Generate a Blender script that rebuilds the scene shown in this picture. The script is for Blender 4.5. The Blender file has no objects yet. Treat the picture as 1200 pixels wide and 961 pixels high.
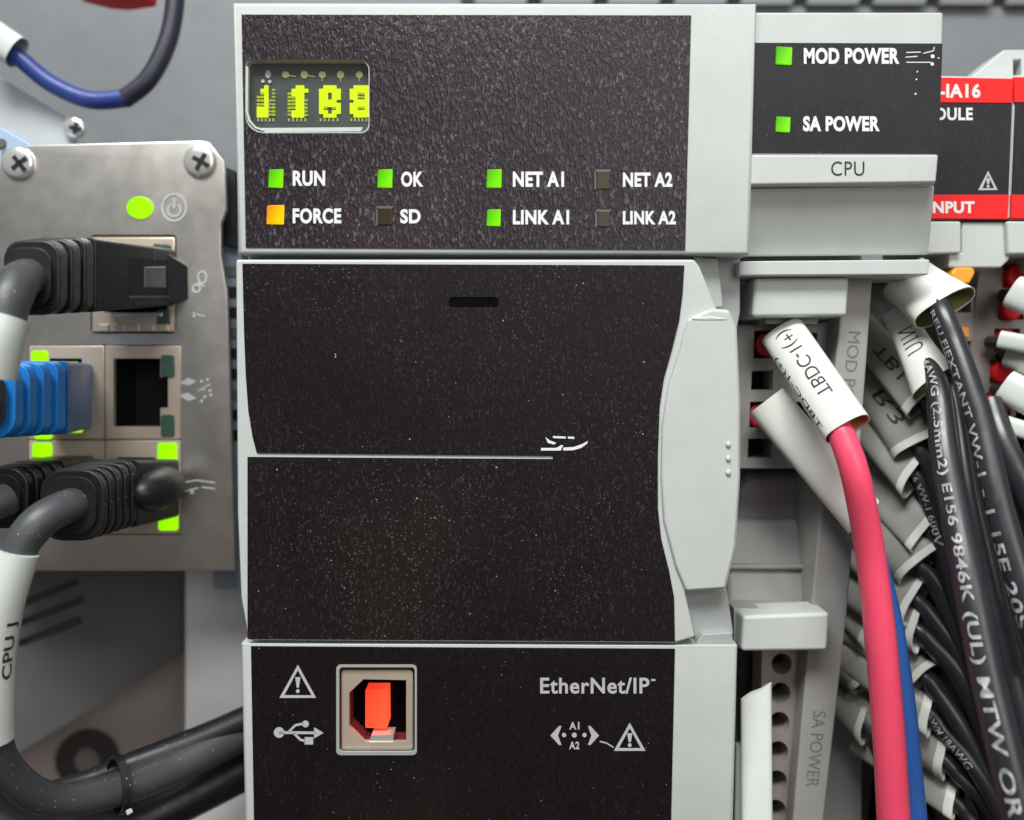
import bpy, bmesh, math, random
from mathutils import Vector, Matrix, geometry
random.seed(7)
C = bpy.context.scene.collection
sc = bpy.context.scene
rad = math.radians

# ------------------------------------------------------------------ camera, world, lamps, exposure
S = 0.00016                       # metres per photograph pixel on the controller's front face
HF = rad(32.25); D = 600.0/math.tan(HF)
TH = rad(3.1)
FW = Vector((0, math.cos(TH), -math.sin(TH))); UP = Vector((0, math.sin(TH), math.cos(TH))); RT = Vector((1, 0, 0))
EYE = -FW*D
cam_d = bpy.data.cameras.new('camera'); cam = bpy.data.objects.new('camera', cam_d); C.objects.link(cam)
cam.location = EYE*S
cam.rotation_euler = (rad(90)-TH, 0, 0)
cam_d.sensor_width = 36; cam_d.lens = 18/math.tan(HF)
cam_d.clip_start = 0.004; cam_d.clip_end = 20
cam_d.dof.use_dof = True; cam_d.dof.focus_distance = (D+12)*S; cam_d.dof.aperture_fstop = 9
sc.camera = cam
w = bpy.data.worlds.new('World'); sc.world = w; w.use_nodes = True
# a plain room: pale ceiling and walls above, dim brownish floor below
wn = w.node_tree; bg = wn.nodes['Background']
g = wn.nodes.new('ShaderNodeTexCoord'); sx = wn.nodes.new('ShaderNodeSeparateXYZ'); mr = wn.nodes.new('ShaderNodeMapRange'); cr = wn.nodes.new('ShaderNodeValToRGB')
mr.inputs[1].default_value = -1; mr.inputs[2].default_value = 1
wn.links.new(g.outputs['Generated'], sx.inputs[0]); wn.links.new(sx.outputs[2], mr.inputs[0]); wn.links.new(mr.outputs[0], cr.inputs[0])
e_ = cr.color_ramp.elements
e_[0].position = 0.25; e_[0].color = (0.25, 0.175, 0.135, 1); e_[1].position = 0.72; e_[1].color = (0.84, 0.88, 0.93, 1)
wn.links.new(cr.outputs[0], bg.inputs[0]); bg.inputs[1].default_value = 0.22

def lamp(name, loc, target, sx, sy, power, col):
    l = bpy.data.lights.new(name, 'AREA'); l.shape = 'RECTANGLE'; l.size = sx; l.size_y = sy
    l.energy = power; l.color = col
    o = bpy.data.objects.new(name, l); C.objects.link(o); o.location = loc
    o.rotation_euler = (Vector(target)-Vector(loc)).to_track_quat('-Z', 'Y').to_euler()
    return o
lamp('ceiling_lamp', (-0.10, -0.42, 0.62), (0, 0, 0.0), 0.55, 0.22, 8.8, (0.97, 1.0, 0.97))
lamp('room_lamp', (0.35, -0.75, 0.25), (0, 0.02, 0), 0.5, 0.5, 2.2, (1.0, 0.97, 0.93))  # unseen fill added for the general light of the room
sc.view_settings.view_transform = 'Standard'; sc.view_settings.look = 'None'
sc.view_settings.exposure = 0.0; sc.view_settings.gamma = 1.0
sc.cycles.max_bounces = 6

# ------------------------------------------------------------------ helpers
def V(px, py, d):
    """the point of the place that the photograph shows at (px, py) on the plane d pixels behind the controller's face"""
    q = FW + RT*((px-600)/D) + UP*((480.5-py)/D)
    return (EYE + q*((d-EYE.y)/q.y))*S
def K(d): return S*(D+d)/D

class MB:
    def __init__(s): s.bm = bmesh.new()
    def face(s, vs):
        try: return s.bm.faces.new(vs)
        except ValueError: return None
    def solid(s, loops_a, loops_b):
        """two matching sets of loops (outer, holes ...) of points: closed solid between them"""
        flat = [p for l in loops_a for p in l]
        # tessellate in the x/z plane
        tris = geometry.tessellate_polygon([[Vector((p.x, p.z, 0)) for p in l] for l in loops_a])
        A = [s.bm.verts.new(p) for p in flat]
        B = [s.bm.verts.new(p) for l in loops_b for p in l]
        if len(loops_a) == 1:
            s.face(A); s.face(B)
        else:
            for t in tris:
                s.face([A[i] for i in t]); s.face([B[i] for i in t])
        k = 0
        for l in loops_a:
            n = len(l)
            for i in range(n):
                j = (i+1) % n
                s.face([A[k+i], A[k+j], B[k+j], B[k+i]])
            k += n
        return s
    def prism(s, poly, d0, d1, holes=()):
        la = [[V(x, y, d0) for x, y in l] for l in [poly]+list(holes)]
        lb = [[Vector((p.x, d1*S, p.z)) for p in l] for l in la]
        return s.solid(la, lb)
    def rounded(s, poly, d0, d1, b, holes=()):
        """a prism whose outer front edge is rounded by b pixels"""
        n = len(poly); ar = sum(poly[i][0]*poly[(i+1) % n][1]-poly[(i+1) % n][0]*poly[i][1] for i in range(n)); sg = 1 if ar > 0 else -1
        def inset(q):
            out = []
            for i in range(n):
                a, c, e = Vector(poly[i-1]), Vector(poly[i]), Vector(poly[(i+1) % n])
                u, v = (c-a).normalized(), (e-c).normalized()
                n1, n2 = Vector((-u.y, u.x))*sg, Vector((-v.y, v.x))*sg
                m = n1+n2; m = m/max(0.35, m.dot(n1)) if m.length > 1e-6 else n1
                out.append(tuple(c+m*q))
            return out
        prof = [(b, 0), (b*0.38, b*0.12), (b*0.12, b*0.38), (0, b)]
        rows = [[V(x, y, d0+dd) for x, y in inset(q)] for q, dd in prof]
        rows.append([Vector((p.x, d1*S, p.z)) for p in rows[-1]])
        rv = [[s.bm.verts.new(p) for p in r] for r in rows]
        for A, B in zip(rv, rv[1:]):
            for i in range(n): s.face([A[i], A[(i+1) % n], B[(i+1) % n], B[i]])
        hf = [[V(x, y, d0) for x, y in h] for h in holes]; hb = [[Vector((p.x, d1*S, p.z)) for p in h] for h in hf]
        hv = [[s.bm.verts.new(p) for p in h] for h in hf]; hw_ = [[s.bm.verts.new(p) for p in h] for h in hb]
        for F, B in zip(hv, hw_):
            for i in range(len(F)): s.face([F[i], F[(i+1) % len(F)], B[(i+1) % len(F)], B[i]])
        for lead, hvv, loops in ((rv[0], hv, [rows[0]]+hf), (rv[-1], hw_, [rows[-1]]+hb)):
            fl = lead+[v for h in hvv for v in h]
            for t in geometry.tessellate_polygon([[Vector((p.x, p.z, 0)) for p in l] for l in loops]): s.face([fl[i] for i in t])
        return s
    def box(s, x0, y0, x1, y1, d0, d1): return s.prism([(x0, y0), (x1, y0), (x1, y1), (x0, y1)], d0, d1)
    def loft(s, pa, da, pb, db):
        return s.solid([[V(x, y, da) for x, y in pa]], [[V(x, y, db) for x, y in pb]])
    def stroke(s, pts, wd, d0, d1, closed=False):
        """a flat ribbon of width wd along pts, of depth d0..d1"""
        n = len(pts); L = []; R = []
        for i in range(n):
            a = pts[(i-1) % n] if closed or i else pts[i]; b = pts[(i+1) % n] if closed or i < n-1 else pts[i]
            dx, dy = b[0]-a[0], b[1]-a[1]; q = math.hypot(dx, dy) or 1
            m = 1.0
            if (closed or 0 < i < n-1):
                p0, p1, p2 = pts[(i-1) % n], pts[i], pts[(i+1) % n]
                ux, uy = p1[0]-p0[0], p1[1]-p0[1]; uq = math.hypot(ux, uy) or 1
                m = min(2.0, 1/max(0.4, abs((ux*dx+uy*dy)/(uq*q))))
            nx, ny = -dy/q*wd/2*m, dx/q*wd/2*m
            L.append((pts[i][0]+nx, pts[i][1]+ny)); R.append((pts[i][0]-nx, pts[i][1]-ny))
        for i in range(n if closed else n-1):
            j = (i+1) % n
            s.prism([L[i], L[j], R[j], R[i]], d0, d1)
        return s
    def disc(s, cx, cy, rx, d0, d1, ry=None, n=20, a0=0):
        ry = ry or rx
        return s.prism([(cx+rx*math.cos(a0+2*math.pi*i/n), cy+ry*math.sin(a0+2*math.pi*i/n)) for i in range(n)], d0, d1)
    def ball(s, cx, cy, d, rx, ry, rd, nu=20, nv=12):
        c = V(cx, cy, d); k = K(d)
        rows = []
        for i in range(1, nv):
            t = math.pi*i/nv
            rows.append([s.bm.verts.new(c+Vector((rx*k*math.sin(t)*math.cos(2*math.pi*j/nu), -rd*S*math.cos(t), ry*k*math.sin(t)*math.sin(2*math.pi*j/nu)))) for j in range(nu)])
        a = s.bm.verts.new(c+Vector((0, -rd*S, 0))); b = s.bm.verts.new(c+Vector((0, rd*S, 0)))
        for r0, r1 in zip(rows, rows[1:]):
            for j in range(nu): s.face([r0[j], r0[(j+1) % nu], r1[(j+1) % nu], r1[j]])
        for j in range(nu):
            s.face([a, rows[0][j], rows[0][(j+1) % nu]]); s.face([b, rows[-1][(j+1) % nu], rows[-1][j]])
        return s
    def rings(s, R, cap=True, closed_loop=False):
        vs = [[s.bm.verts.new(p) for p in r] for r in R]
        n = len(vs[0])
        for a, b in (list(zip(vs, vs[1:]))+([(vs[-1], vs[0])] if closed_loop else [])):
            for j in range(n): s.face([a[j], a[(j+1) % n], b[(j+1) % n], b[j]])
        if cap and not closed_loop: s.face(vs[0]); s.face(vs[-1])
        return s
    def tube(s, path, n=16, cap=True):
        """path: a Path"""
        R = []
        for c, t, u, v, r in zip(path.P, path.T, path.N, path.B, path.R):
            R.append([c+(u*math.cos(2*math.pi*j/n)+v*math.sin(2*math.pi*j/n))*r for j in range(n)])
        return s.rings(R, cap)
    def tris(s, verts, faces):
        A = [s.bm.verts.new(p) for p in verts]
        for f in faces: s.face([A[i] for i in f])
        return s

class Path:
    """smooth centreline through (px, py, d, radius_px) knots, with a frame whose N faces the camera"""
    def __init__(s, knots, step=5.0):
        P = [V(*k[:3]) for k in knots]; r = [k[3]*K(k[2]) for k in knots]
        n = len(P); s.P = []; s.R = []
        for i in range(n-1):
            p0 = P[i-1] if i else P[0]*2-P[1]; p3 = P[i+2] if i < n-2 else P[-1]*2-P[-2]
            m = max(2, int((P[i+1]-P[i]).length/(step*S)))
            for j in range(m):
                t = j/m
                s.P.append(0.5*((2*P[i])+(-p0+P[i+1])*t+(2*p0-5*P[i]+4*P[i+1]-p3)*t*t+(-p0+3*P[i]-3*P[i+1]+p3)*t**3))
                tt = t*t*(3-2*t); s.R.append(r[i]*(1-tt)+r[i+1]*tt)
        s.P.append(P[-1]); s.R.append(r[-1])
        s.frames()
    def frames(s):
        s.T = []; s.N = []; s.B = []; s.L = [0.0]
        for i, p in enumerate(s.P):
            t = (s.P[min(i+1, len(s.P)-1)]-s.P[max(i-1, 0)]).normalized()
            c = (EYE*S-p); nn = (c-t*c.dot(t))
            nn = nn.normalized() if nn.length > 1e-9 else Vector((0, -1, 0))
            s.T.append(t); s.N.append(nn); s.B.append(t.cross(nn))
            if i: s.L.append(s.L[-1]+(p-s.P[i-1]).length)
    def at(s, l):
        l = max(0, min(l, s.L[-1]-1e-9))
        i = max(k for k in range(len(s.L)-1) if s.L[k] <= l)
        f = (l-s.L[i])/max(1e-12, s.L[i+1]-s.L[i])
        mix = lambda a: a[i].lerp(a[i+1], f)
        return mix(s.P), mix(s.T).normalized(), mix(s.N).normalized(), mix(s.B).normalized(), s.R[i]*(1-f)+s.R[i+1]*f

ORG = {}
def obj(name, m, mat, parent=None, bevel=0, seg=2, sharp=40, smooth=True):
    bm = m.bm
    bmesh.ops.remove_doubles(bm, verts=bm.verts, dist=1e-8)
    bmesh.ops.recalc_face_normals(bm, faces=bm.faces)
    lo = Vector((min(v.co.x for v in bm.verts), min(v.co.y for v in bm.verts), min(v.co.z for v in bm.verts)))
    hi = Vector((max(v.co.x for v in bm.verts), max(v.co.y for v in bm.verts), max(v.co.z for v in bm.verts)))
    c = (lo+hi)/2
    for v in bm.verts: v.co -= c
    me = bpy.data.meshes.new(name); bm.to_mesh(me); bm.free()
    me.materials.append(mat)
    if smooth:
        for p in me.polygons: p.use_smooth = True
        me.set_sharp_from_angle(angle=rad(sharp))
    o = bpy.data.objects.new(name, me); C.objects.link(o)
    ORG[o.name] = c
    o.location = c
    if parent is not None:
        o.parent = parent; o.location = c-ORG[parent.name]
    if bevel:
        b = o.modifiers.new('bevel', 'BEVEL'); b.width = bevel*S; b.segments = seg; b.limit_method = 'ANGLE'; b.angle_limit = rad(35); b.harden_normals = True
    return o
def tag(o, label=None, cat=None, group=None, kind=None):
    for k, v in (('label', label), ('category', cat), ('group', group), ('kind', kind)):
        if v: o[k] = v
    return o
def thing(name, base, label, cat, group=None):
    o = bpy.data.objects.new(name, None); C.objects.link(o); o.empty_display_size = 0.005
    o.location = base; ORG[o.name] = Vector(base)
    return tag(o, label, cat, group)
def part_copy(src, parent, pos):
    o = src.copy(); C.objects.link(o); o.parent = parent; ORG[o.name] = Vector(pos)
    o.location = Vector(pos)-ORG[parent.name]
    return o

# ------------------------------------------------------------------ materials
MATS = {}
def nodes(name):
    m = bpy.data.materials.new(name); m.use_nodes = True; MATS[name] = m
    nt = m.node_tree; b = nt.nodes['Principled BSDF']
    return m, nt, b
def N(nt, t, **kw):
    n = nt.nodes.new(t)
    for k, v in kw.items(): setattr(n, k, v)
    return n
def math_n(nt, op, a, b=None):
    n = N(nt, 'ShaderNodeMath', operation=op)
    for i, x in enumerate((a, b)):
        if x is None: continue
        if hasattr(x, 'links'): nt.links.new(x, n.inputs[i])
        else: n.inputs[i].default_value = x
    return n.outputs[0]
def coords(nt, rot=(0, 0, 0), scale=(1, 1, 1)):
    tc = N(nt, 'ShaderNodeTexCoord'); mp = N(nt, 'ShaderNodeMapping')
    mp.inputs['Rotation'].default_value = rot; mp.inputs['Scale'].default_value = scale
    nt.links.new(tc.outputs['Object'], mp.inputs['Vector']); return mp.outputs[0]
def noise(nt, vec, scale, detail=3, rough=0.55):
    n = N(nt, 'ShaderNodeTexNoise'); n.inputs['Scale'].default_value = scale; n.inputs['Detail'].default_value = detail; n.inputs['Roughness'].default_value = rough
    nt.links.new(vec, n.inputs['Vector']); return n.outputs['Fac']
def ramp(nt, fac, stops):
    r = N(nt, 'ShaderNodeValToRGB'); e = r.color_ramp.elements
    while len(e) < len(stops): e.new(0.5)
    for i, (p, c) in enumerate(stops):
        e[i].position = p; e[i].color = (*c, 1) if len(c) == 3 else c
    nt.links.new(fac, r.inputs[0]); return r.outputs[0]
def mixc(nt, fac, a, b):
    n = N(nt, 'ShaderNodeMix', data_type='RGBA')
    for i, x in ((0, fac), (6, a), (7, b)):
        if hasattr(x, 'links'): nt.links.new(x, n.inputs[i])
        else: n.inputs[i].default_value = x if i == 0 else (*x, 1)
    return n.outputs[2]
def bump(nt, b, h, strength, dist):
    n = N(nt, 'ShaderNodeBump'); n.inputs['Strength'].default_value = strength; n.inputs['Distance'].default_value = dist
    nt.links.new(h, n.inputs['Height']); nt.links.new(n.outputs[0], b.inputs['Normal'])
def specks(nt, vec, scale, size, keep):
    """small dust specks: 1 in a speck, 0 elsewhere"""
    v = N(nt, 'ShaderNodeTexVoronoi'); v.inputs['Scale'].default_value = scale
    nt.links.new(vec, v.inputs['Vector'])
    sep = N(nt, 'ShaderNodeSeparateColor'); nt.links.new(v.outputs['Color'], sep.inputs[0])
    r = math_n(nt, 'POWER', sep.outputs[0], 3.0)
    thr = math_n(nt, 'MULTIPLY', r, size)
    inside = math_n(nt, 'LESS_THAN', v.outputs['Distance'], thr)
    few = math_n(nt, 'GREATER_THAN', sep.outputs[1], 1-keep)
    return math_n(nt, 'MULTIPLY', inside, few)

def plastic(name, col, rough=0.45, var=0.03, grain=0.12, dirt=0.05, spec=0.5, dust=0.0, dustcol=(0.5, 0.5, 0.5)):
    m, nt, b = nodes(name); vec = coords(nt)
    n1 = noise(nt, vec, 140, 4); dk = tuple(c*(1-dirt) for c in col); lt = tuple(min(1, c*(1+var)) for c in col)
    c = ramp(nt, n1, [(0.3, dk), (0.55, col), (0.75, lt)])
    if dust:
        sp = math_n(nt, 'MULTIPLY', specks(nt, vec, 1500, 0.26, dust), 0.7)
        c = mixc(nt, sp, c, dustcol)
    nt.links.new(c, b.inputs['Base Color'])
    rr = ramp(nt, noise(nt, vec, 500, 3), [(0.3, (rough*0.85,)*3), (0.7, (min(1, rough*1.15),)*3)])
    nt.links.new(rr, b.inputs['Roughness'])
    b.inputs['Specular IOR Level'].default_value = spec
    if grain: bump(nt, b, noise(nt, vec, 4200, 2), grain, 0.00005)
    return m
def glow(name, col, e, base=None, col2=None, size=0.0032):
    """a lit lens: brighter and paler on one side, where the lamp sits behind it"""
    m, nt, b = nodes(name)
    b.inputs['Base Color'].default_value = (*(base or col), 1); b.inputs['Roughness'].default_value = 0.35
    tc = N(nt, 'ShaderNodeTexCoord'); sp = N(nt, 'ShaderNodeSeparateXYZ'); nt.links.new(tc.outputs['Object'], sp.inputs[0])
    f = math_n(nt, 'ADD', math_n(nt, 'MULTIPLY', math_n(nt, 'SUBTRACT', sp.outputs[0], math_n(nt, 'MULTIPLY', sp.outputs[2], 0.5)), 0.8/size), 0.5)
    c = ramp(nt, f, [(0.1, col), (0.75, col2 or col)])
    nt.links.new(c, b.inputs['Emission Color']); b.inputs['Emission Strength'].default_value = e; b.inputs['Specular IOR Level'].default_value = 0.2
    return m
def metal(name, col, rough, brush=0.25, stretch=(1, 1, 0.04), scale=6000, var=0.12):
    m, nt, b = nodes(name); vec = coords(nt)
    c = ramp(nt, noise(nt, vec, 60, 4), [(0.3, tuple(x*(1-var) for x in col)), (0.7, col)])
    nt.links.new(c, b.inputs['Base Color']); b.inputs['Metallic'].default_value = 1
    v2 = coords(nt, scale=stretch)
    n = noise(nt, v2, scale, 2)
    nt.links.new(ramp(nt, noise(nt, vec, 200, 3), [(0.3, (rough*0.93,)*3), (0.7, (rough*1.07,)*3)]), b.inputs['Roughness'])
    if brush: bump(nt, b, n, brush, 0.00003)
    return m
def black_panel(name, base, fleck, bstr, speck1, speck2, rough=0.42, warm=(0.036, 0.027, 0.018)):
    """textured black overlay film: leathery relief whose tips are worn paler, dust in patches"""
    m, nt, b = nodes(name); vec = coords(nt)
    tint = ramp(nt, noise(nt, vec, 22, 2), [(0.35, base), (0.55, tuple(x*0.85 for x in base)), (0.7, warm)])
    patch = ramp(nt, noise(nt, vec, 38, 3), [(0.40, (0.05,)*3), (0.66, (1,)*3)])
    s1 = specks(nt, vec, 800, 0.13, speck1*0.6); s2 = specks(nt, vec, 2000, 0.36, speck2); s3 = specks(nt, vec, 2900, 0.5, speck2)
    s1 = math_n(nt, 'MULTIPLY', s1, 0.6)
    s2 = math_n(nt, 'MULTIPLY', math_n(nt, 'MULTIPLY', s2, patch), 0.42)
    s3 = math_n(nt, 'MULTIPLY', math_n(nt, 'MULTIPLY', s3, patch), 0.15)
    s_ = math_n(nt, 'MAXIMUM', s1, math_n(nt, 'MAXIMUM', s2, s3))  # dust specks, and glints of the textured plastic painted in
    v2 = coords(nt, rot=(0, rad(20), 0), scale=(1, 1, 0.42))
    h = noise(nt, v2, 2100, 2, 0.6)
    glint_tips = ramp(nt, h, [(0.56, (0, 0, 0)), (0.72, (fleck,)*3)])  # pale relief tips: glints painted into the base colour
    tint = mixc(nt, math_n(nt, 'MULTIPLY', glint_tips, ramp(nt, noise(nt, vec, 30, 2), [(0.3, (0.4,)*3), (0.6, (1,)*3)])), tint, (0.40, 0.33, 0.36))
    c = mixc(nt, s_, tint, (0.62, 0.60, 0.57))
    nt.links.new(c, b.inputs['Base Color'])
    bump(nt, b, h, bstr, 0.00025)
    nt.links.new(ramp(nt, noise(nt, vec, 26, 4), [(0.3, (rough*0.72,)*3), (0.7, (rough*1.2,)*3)]), b.inputs['Roughness'])
    return m

GREY = plastic('grey_plastic', (0.54, 0.565, 0.55), 0.42, dust=0.10, dustcol=(0.36, 0.37, 0.35))
GREYD = plastic('mid_grey_plastic', (0.36, 0.38, 0.37), 0.45)
GREYT = plastic('terminal_grey_plastic', (0.33, 0.32, 0.31), 0.5)
TAUPE = plastic('taupe_plastic', (0.30, 0.265, 0.25), 0.5)
HEADP = black_panel('leathery_black_film', (0.019, 0.012, 0.017), 0.30, 0.9, 0.04, 0.2, 0.36, (0.025, 0.013, 0.015))
DOORP = black_panel('dusty_black_film', (0.0100, 0.0062, 0.0090), 0.07, 0.35, 0.45, 0.50, 0.5, (0.013, 0.0075, 0.006))
BASEP = black_panel('clean_black_film', (0.0085, 0.0058, 0.0065), 0.03, 0.30, 0.16, 0.13, 0.5, (0.010, 0.0065, 0.0055))
SMALLP = black_panel('smooth_black_film', (0.013, 0.012, 0.017), 0.03, 0.25, 0.08, 0.06, 0.45, (0.014, 0.012, 0.015))
for p_, q_ in ((HEADP, 0.4), (DOORP, 0.22), (BASEP, 0.22), (SMALLP, 0.28)): p_.node_tree.nodes['Principled BSDF'].inputs['Specular IOR Level'].default_value = q_
BLACK = plastic('black_plastic', (0.012, 0.012, 0.013), 0.4, grain=0.3)
PITCH = plastic('unlit_hollow', (0.003, 0.003, 0.003), 0.9, grain=0, spec=0.05)
DARK = plastic('dark_recess_plastic', (0.006, 0.006, 0.0065), 0.6, grain=0)  # near-black that puts the shade of holes and gaps into the colour
RUBBER = plastic('dusty_black_rubber', (0.013, 0.0135, 0.016), 0.40, grain=0.5, dust=0.25, dustcol=(0.4, 0.4, 0.42))
CABLE = plastic('grey_black_cable_jacket', (0.062, 0.064, 0.070), 0.42, grain=0.8, dust=0.8, dustcol=(0.4, 0.4, 0.42))
WIREB = plastic('black_wire_insulation', (0.022, 0.023, 0.028), 0.34, grain=0.1, spec=0.7)
PINK = plastic('pink_red_wire_insulation', (0.96, 0.085, 0.165), 0.33, grain=0.1, dirt=0.05)
BLUEW = plastic('blue_wire_insulation', (0.035, 0.14, 0.48), 0.38, grain=0.1)
NAVY = plastic('navy_wire_insulation', (0.03, 0.06, 0.26), 0.4, grain=0.1)
BLUEP = plastic('bright_blue_rubber', (0.015, 0.24, 0.72), 0.42, grain=0.3)
BLUET = plastic('clear_blue_plastic', (0.03, 0.15, 0.42), 0.2, grain=0.0)
WHITE = plastic('white_sleeve_film', (0.72, 0.72, 0.68), 0.42, grain=0.05, dirt=0.06)
SLEEVE = plastic('white_tube_marker', (0.68, 0.72, 0.68), 0.35, grain=0.05, dirt=0.04)
OCHRE = plastic('ochre_sleeve_inside', (0.55, 0.27, 0.08), 0.5, grain=0.1)
PALEBLUE = plastic('pale_blue_plastic', (0.40, 0.53, 0.72), 0.35, grain=0.05)
RED = plastic('red_plastic', (0.82, 0.018, 0.018), 0.5, grain=0.1, spec=0.25)
REDD = plastic('deep_red_button', (0.55, 0.02, 0.035), 0.35, grain=0.1)
ORANGE = plastic('orange_button', (0.95, 0.36, 0.01), 0.35, grain=0.1)
INK = plastic('white_print', (0.80, 0.80, 0.80), 0.5, grain=0.0, dirt=0.1)
WORN = plastic('worn_white_print', (0.5, 0.5, 0.5), 0.5, grain=0.0)
_r = [n for n in WORN.node_tree.nodes if n.type == 'VALTORGB'][0]; _r.color_ramp.elements[0].color = (0.16, 0.16, 0.17, 1); _r.color_ramp.elements[1].color = (0.45, 0.45, 0.45, 1); _r.color_ramp.elements[2].color = (0.72, 0.72, 0.72, 1)
[n for n in WORN.node_tree.nodes if n.type == 'TEX_NOISE'][0].inputs['Scale'].default_value = 900
INKG = plastic('grey_print', (0.50, 0.50, 0.50), 0.5, grain=0.0, dirt=0.15)
INKK = plastic('black_print', (0.02, 0.02, 0.022), 0.5, grain=0.0)
ETCH = plastic('etched_grey', (0.17, 0.17, 0.175), 0.6, grain=0.0)
STEEL = metal('brushed_steel', (0.84, 0.80, 0.74), 0.36, 0.18, (0.03, 1, 1), var=0.08)
SHINY = metal('nickel_screw', (0.85, 0.84, 0.81), 0.24, 0.0)
SHINY.node_tree.nodes['Principled BSDF'].inputs['Metallic'].default_value = 0.65
SHELL = metal('port_shell_metal', (0.72, 0.60, 0.48), 0.36, 0.1)
SHELL.node_tree.nodes['Principled BSDF'].inputs['Metallic'].default_value = 0.5
ZINC = metal('zinc_rail', (0.62, 0.62, 0.63), 0.45, 0.2)
BACK = plastic('grey_painted_steel', (0.205, 0.212, 0.230), 0.5, grain=0.2, dirt=0.08)
BROWN = plastic('dark_painted_steel', (0.07, 0.062, 0.06), 0.5, grain=0.2)
SLATE = plastic('slate_painted_steel', (0.125, 0.12, 0.125), 0.5, grain=0.2)
LEDG = glow('green_led', (0.06, 0.42, 0.0), 1.0, (0.03, 0.14, 0.0), (0.20, 0.80, 0.0))
LEDL = glow('lime_led', (0.28, 0.88, 0.0), 1.0, (0.1, 0.25, 0.0), (0.36, 1.0, 0.0))
LEDO = glow('orange_led', (1.0, 0.20, 0.0), 1.0, (0.4, 0.12, 0.0), (1.0, 0.58, 0.0))
LEDX = plastic('unlit_led_lens', (0.040, 0.030, 0.014), 0.25, grain=0.0)
LEDK = plastic('unlit_green_lens', (0.05, 0.10, 0.075), 0.2, grain=0.0)
DOTB = glow('display_bright_dots', (0.66, 0.88, 0.0), 0.95, (0.2, 0.27, 0.0))
DOTM = glow('display_mid_dots', (0.45, 0.55, 0.01), 0.6, (0.2, 0.25, 0.02))
DOTD = glow('display_dim_dots', (0.35, 0.40, 0.12), 0.35, (0.25, 0.28, 0.12))
DISP = plastic('display_substrate', (0.065, 0.072, 0.066), 0.35, grain=0.0)
CLEARED = plastic('clear_lens_edge', (0.60, 0.63, 0.60), 0.2, grain=0.0)
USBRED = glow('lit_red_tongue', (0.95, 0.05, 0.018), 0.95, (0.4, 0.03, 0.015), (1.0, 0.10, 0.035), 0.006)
def lens_mat():
    m, nt, b = nodes('clear_display_lens')
    tr = N(nt, 'ShaderNodeBsdfTransparent'); gl = N(nt, 'ShaderNodeBsdfGlossy'); mx = N(nt, 'ShaderNodeMixShader')
    gl.inputs['Roughness'].default_value = 0.08
    mx.inputs[0].default_value = 0.05
    nt.links.new(tr.outputs[0], mx.inputs[1]); nt.links.new(gl.outputs[0], mx.inputs[2])
    nt.links.new(mx.outputs[0], nt.nodes['Material Output'].inputs['Surface'])
    return m
LENS = lens_mat()

# ------------------------------------------------------------------ lettering
TXT = {}
def glyphs(s, bold=0.0, spacing=1.0):
    key = (s, bold, spacing)
    if key not in TXT:
        cu = bpy.data.curves.new('lettering', 'FONT'); cu.body = s; cu.offset = bold; cu.space_character = spacing; cu.resolution_u = 4
        o = bpy.data.objects.new('lettering', cu); C.objects.link(o)
        bpy.context.view_layer.update()
        me = bpy.data.meshes.new_from_object(o.evaluated_get(bpy.context.evaluated_depsgraph_get()))
        vs = [v.co.copy() for v in me.vertices]; fs = [tuple(p.vertices) for p in me.polygons]
        bpy.data.objects.remove(o); bpy.data.curves.remove(cu); bpy.data.meshes.remove(me)
        x0 = min(v.x for v in vs); x1 = max(v.x for v in vs); y0 = min(v.y for v in vs); y1 = max(v.y for v in vs)
        TXT[key] = ([((v.x-x0)/(x1-x0), (v.y-y0)/(y1-y0)) for v in vs], fs, (x1-x0)/(y1-y0))
    return TXT[key]
def glyphs_cut(s, bold=0.0, spacing=1.0):
    """the same outlines cut into narrow bands so that they follow a curved face"""
    key = (s, bold, spacing, 'cut')
    if key not in TXT:
        vs, fs, asp = glyphs(s, bold, spacing)
        bm = bmesh.new(); A = [bm.verts.new((u, v, 0)) for u, v in vs]
        for f in fs:
            try: bm.faces.new([A[i] for i in f])
            except ValueError: pass
        for k in range(1, 8):
            bmesh.ops.bisect_plane(bm, geom=bm.verts[:]+bm.edges[:]+bm.faces[:], dist=1e-7, plane_co=(0, k/8, 0), plane_no=(0, 1, 0))
        bm.verts.index_update()
        TXT[key] = ([(v.co.x, v.co.y) for v in bm.verts], [tuple(v.index for v in f.verts) for f in bm.faces], asp)
        bm.free()
    return TXT[key]
def letter(m, s, x0, y0, x1, y1, d, bold=0.02, slant=0.0):
    vs, fs, _ = glyphs(s, bold, 1.07)
    h = y1-y0
    return m.tris([V(x0+(x1-x0)*u+slant*h*v, y1-h*v, d) for u, v in vs], fs)
def letter_dir(m, s, o, ex, ey, d, bold=0.0, dfun=None):
    """o: px origin (lower left of the word), ex: px vector along the whole word, ey: px vector of its height"""
    vs, fs, _ = glyphs(s, bold)
    def q(u, v):
        x, y = o[0]+ex[0]*u+ey[0]*v, o[1]+ex[1]*u+ey[1]*v
        return V(x, y, dfun(x, y) if dfun else d)
    return m.tris([q(u, v) for u, v in vs], fs)
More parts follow.
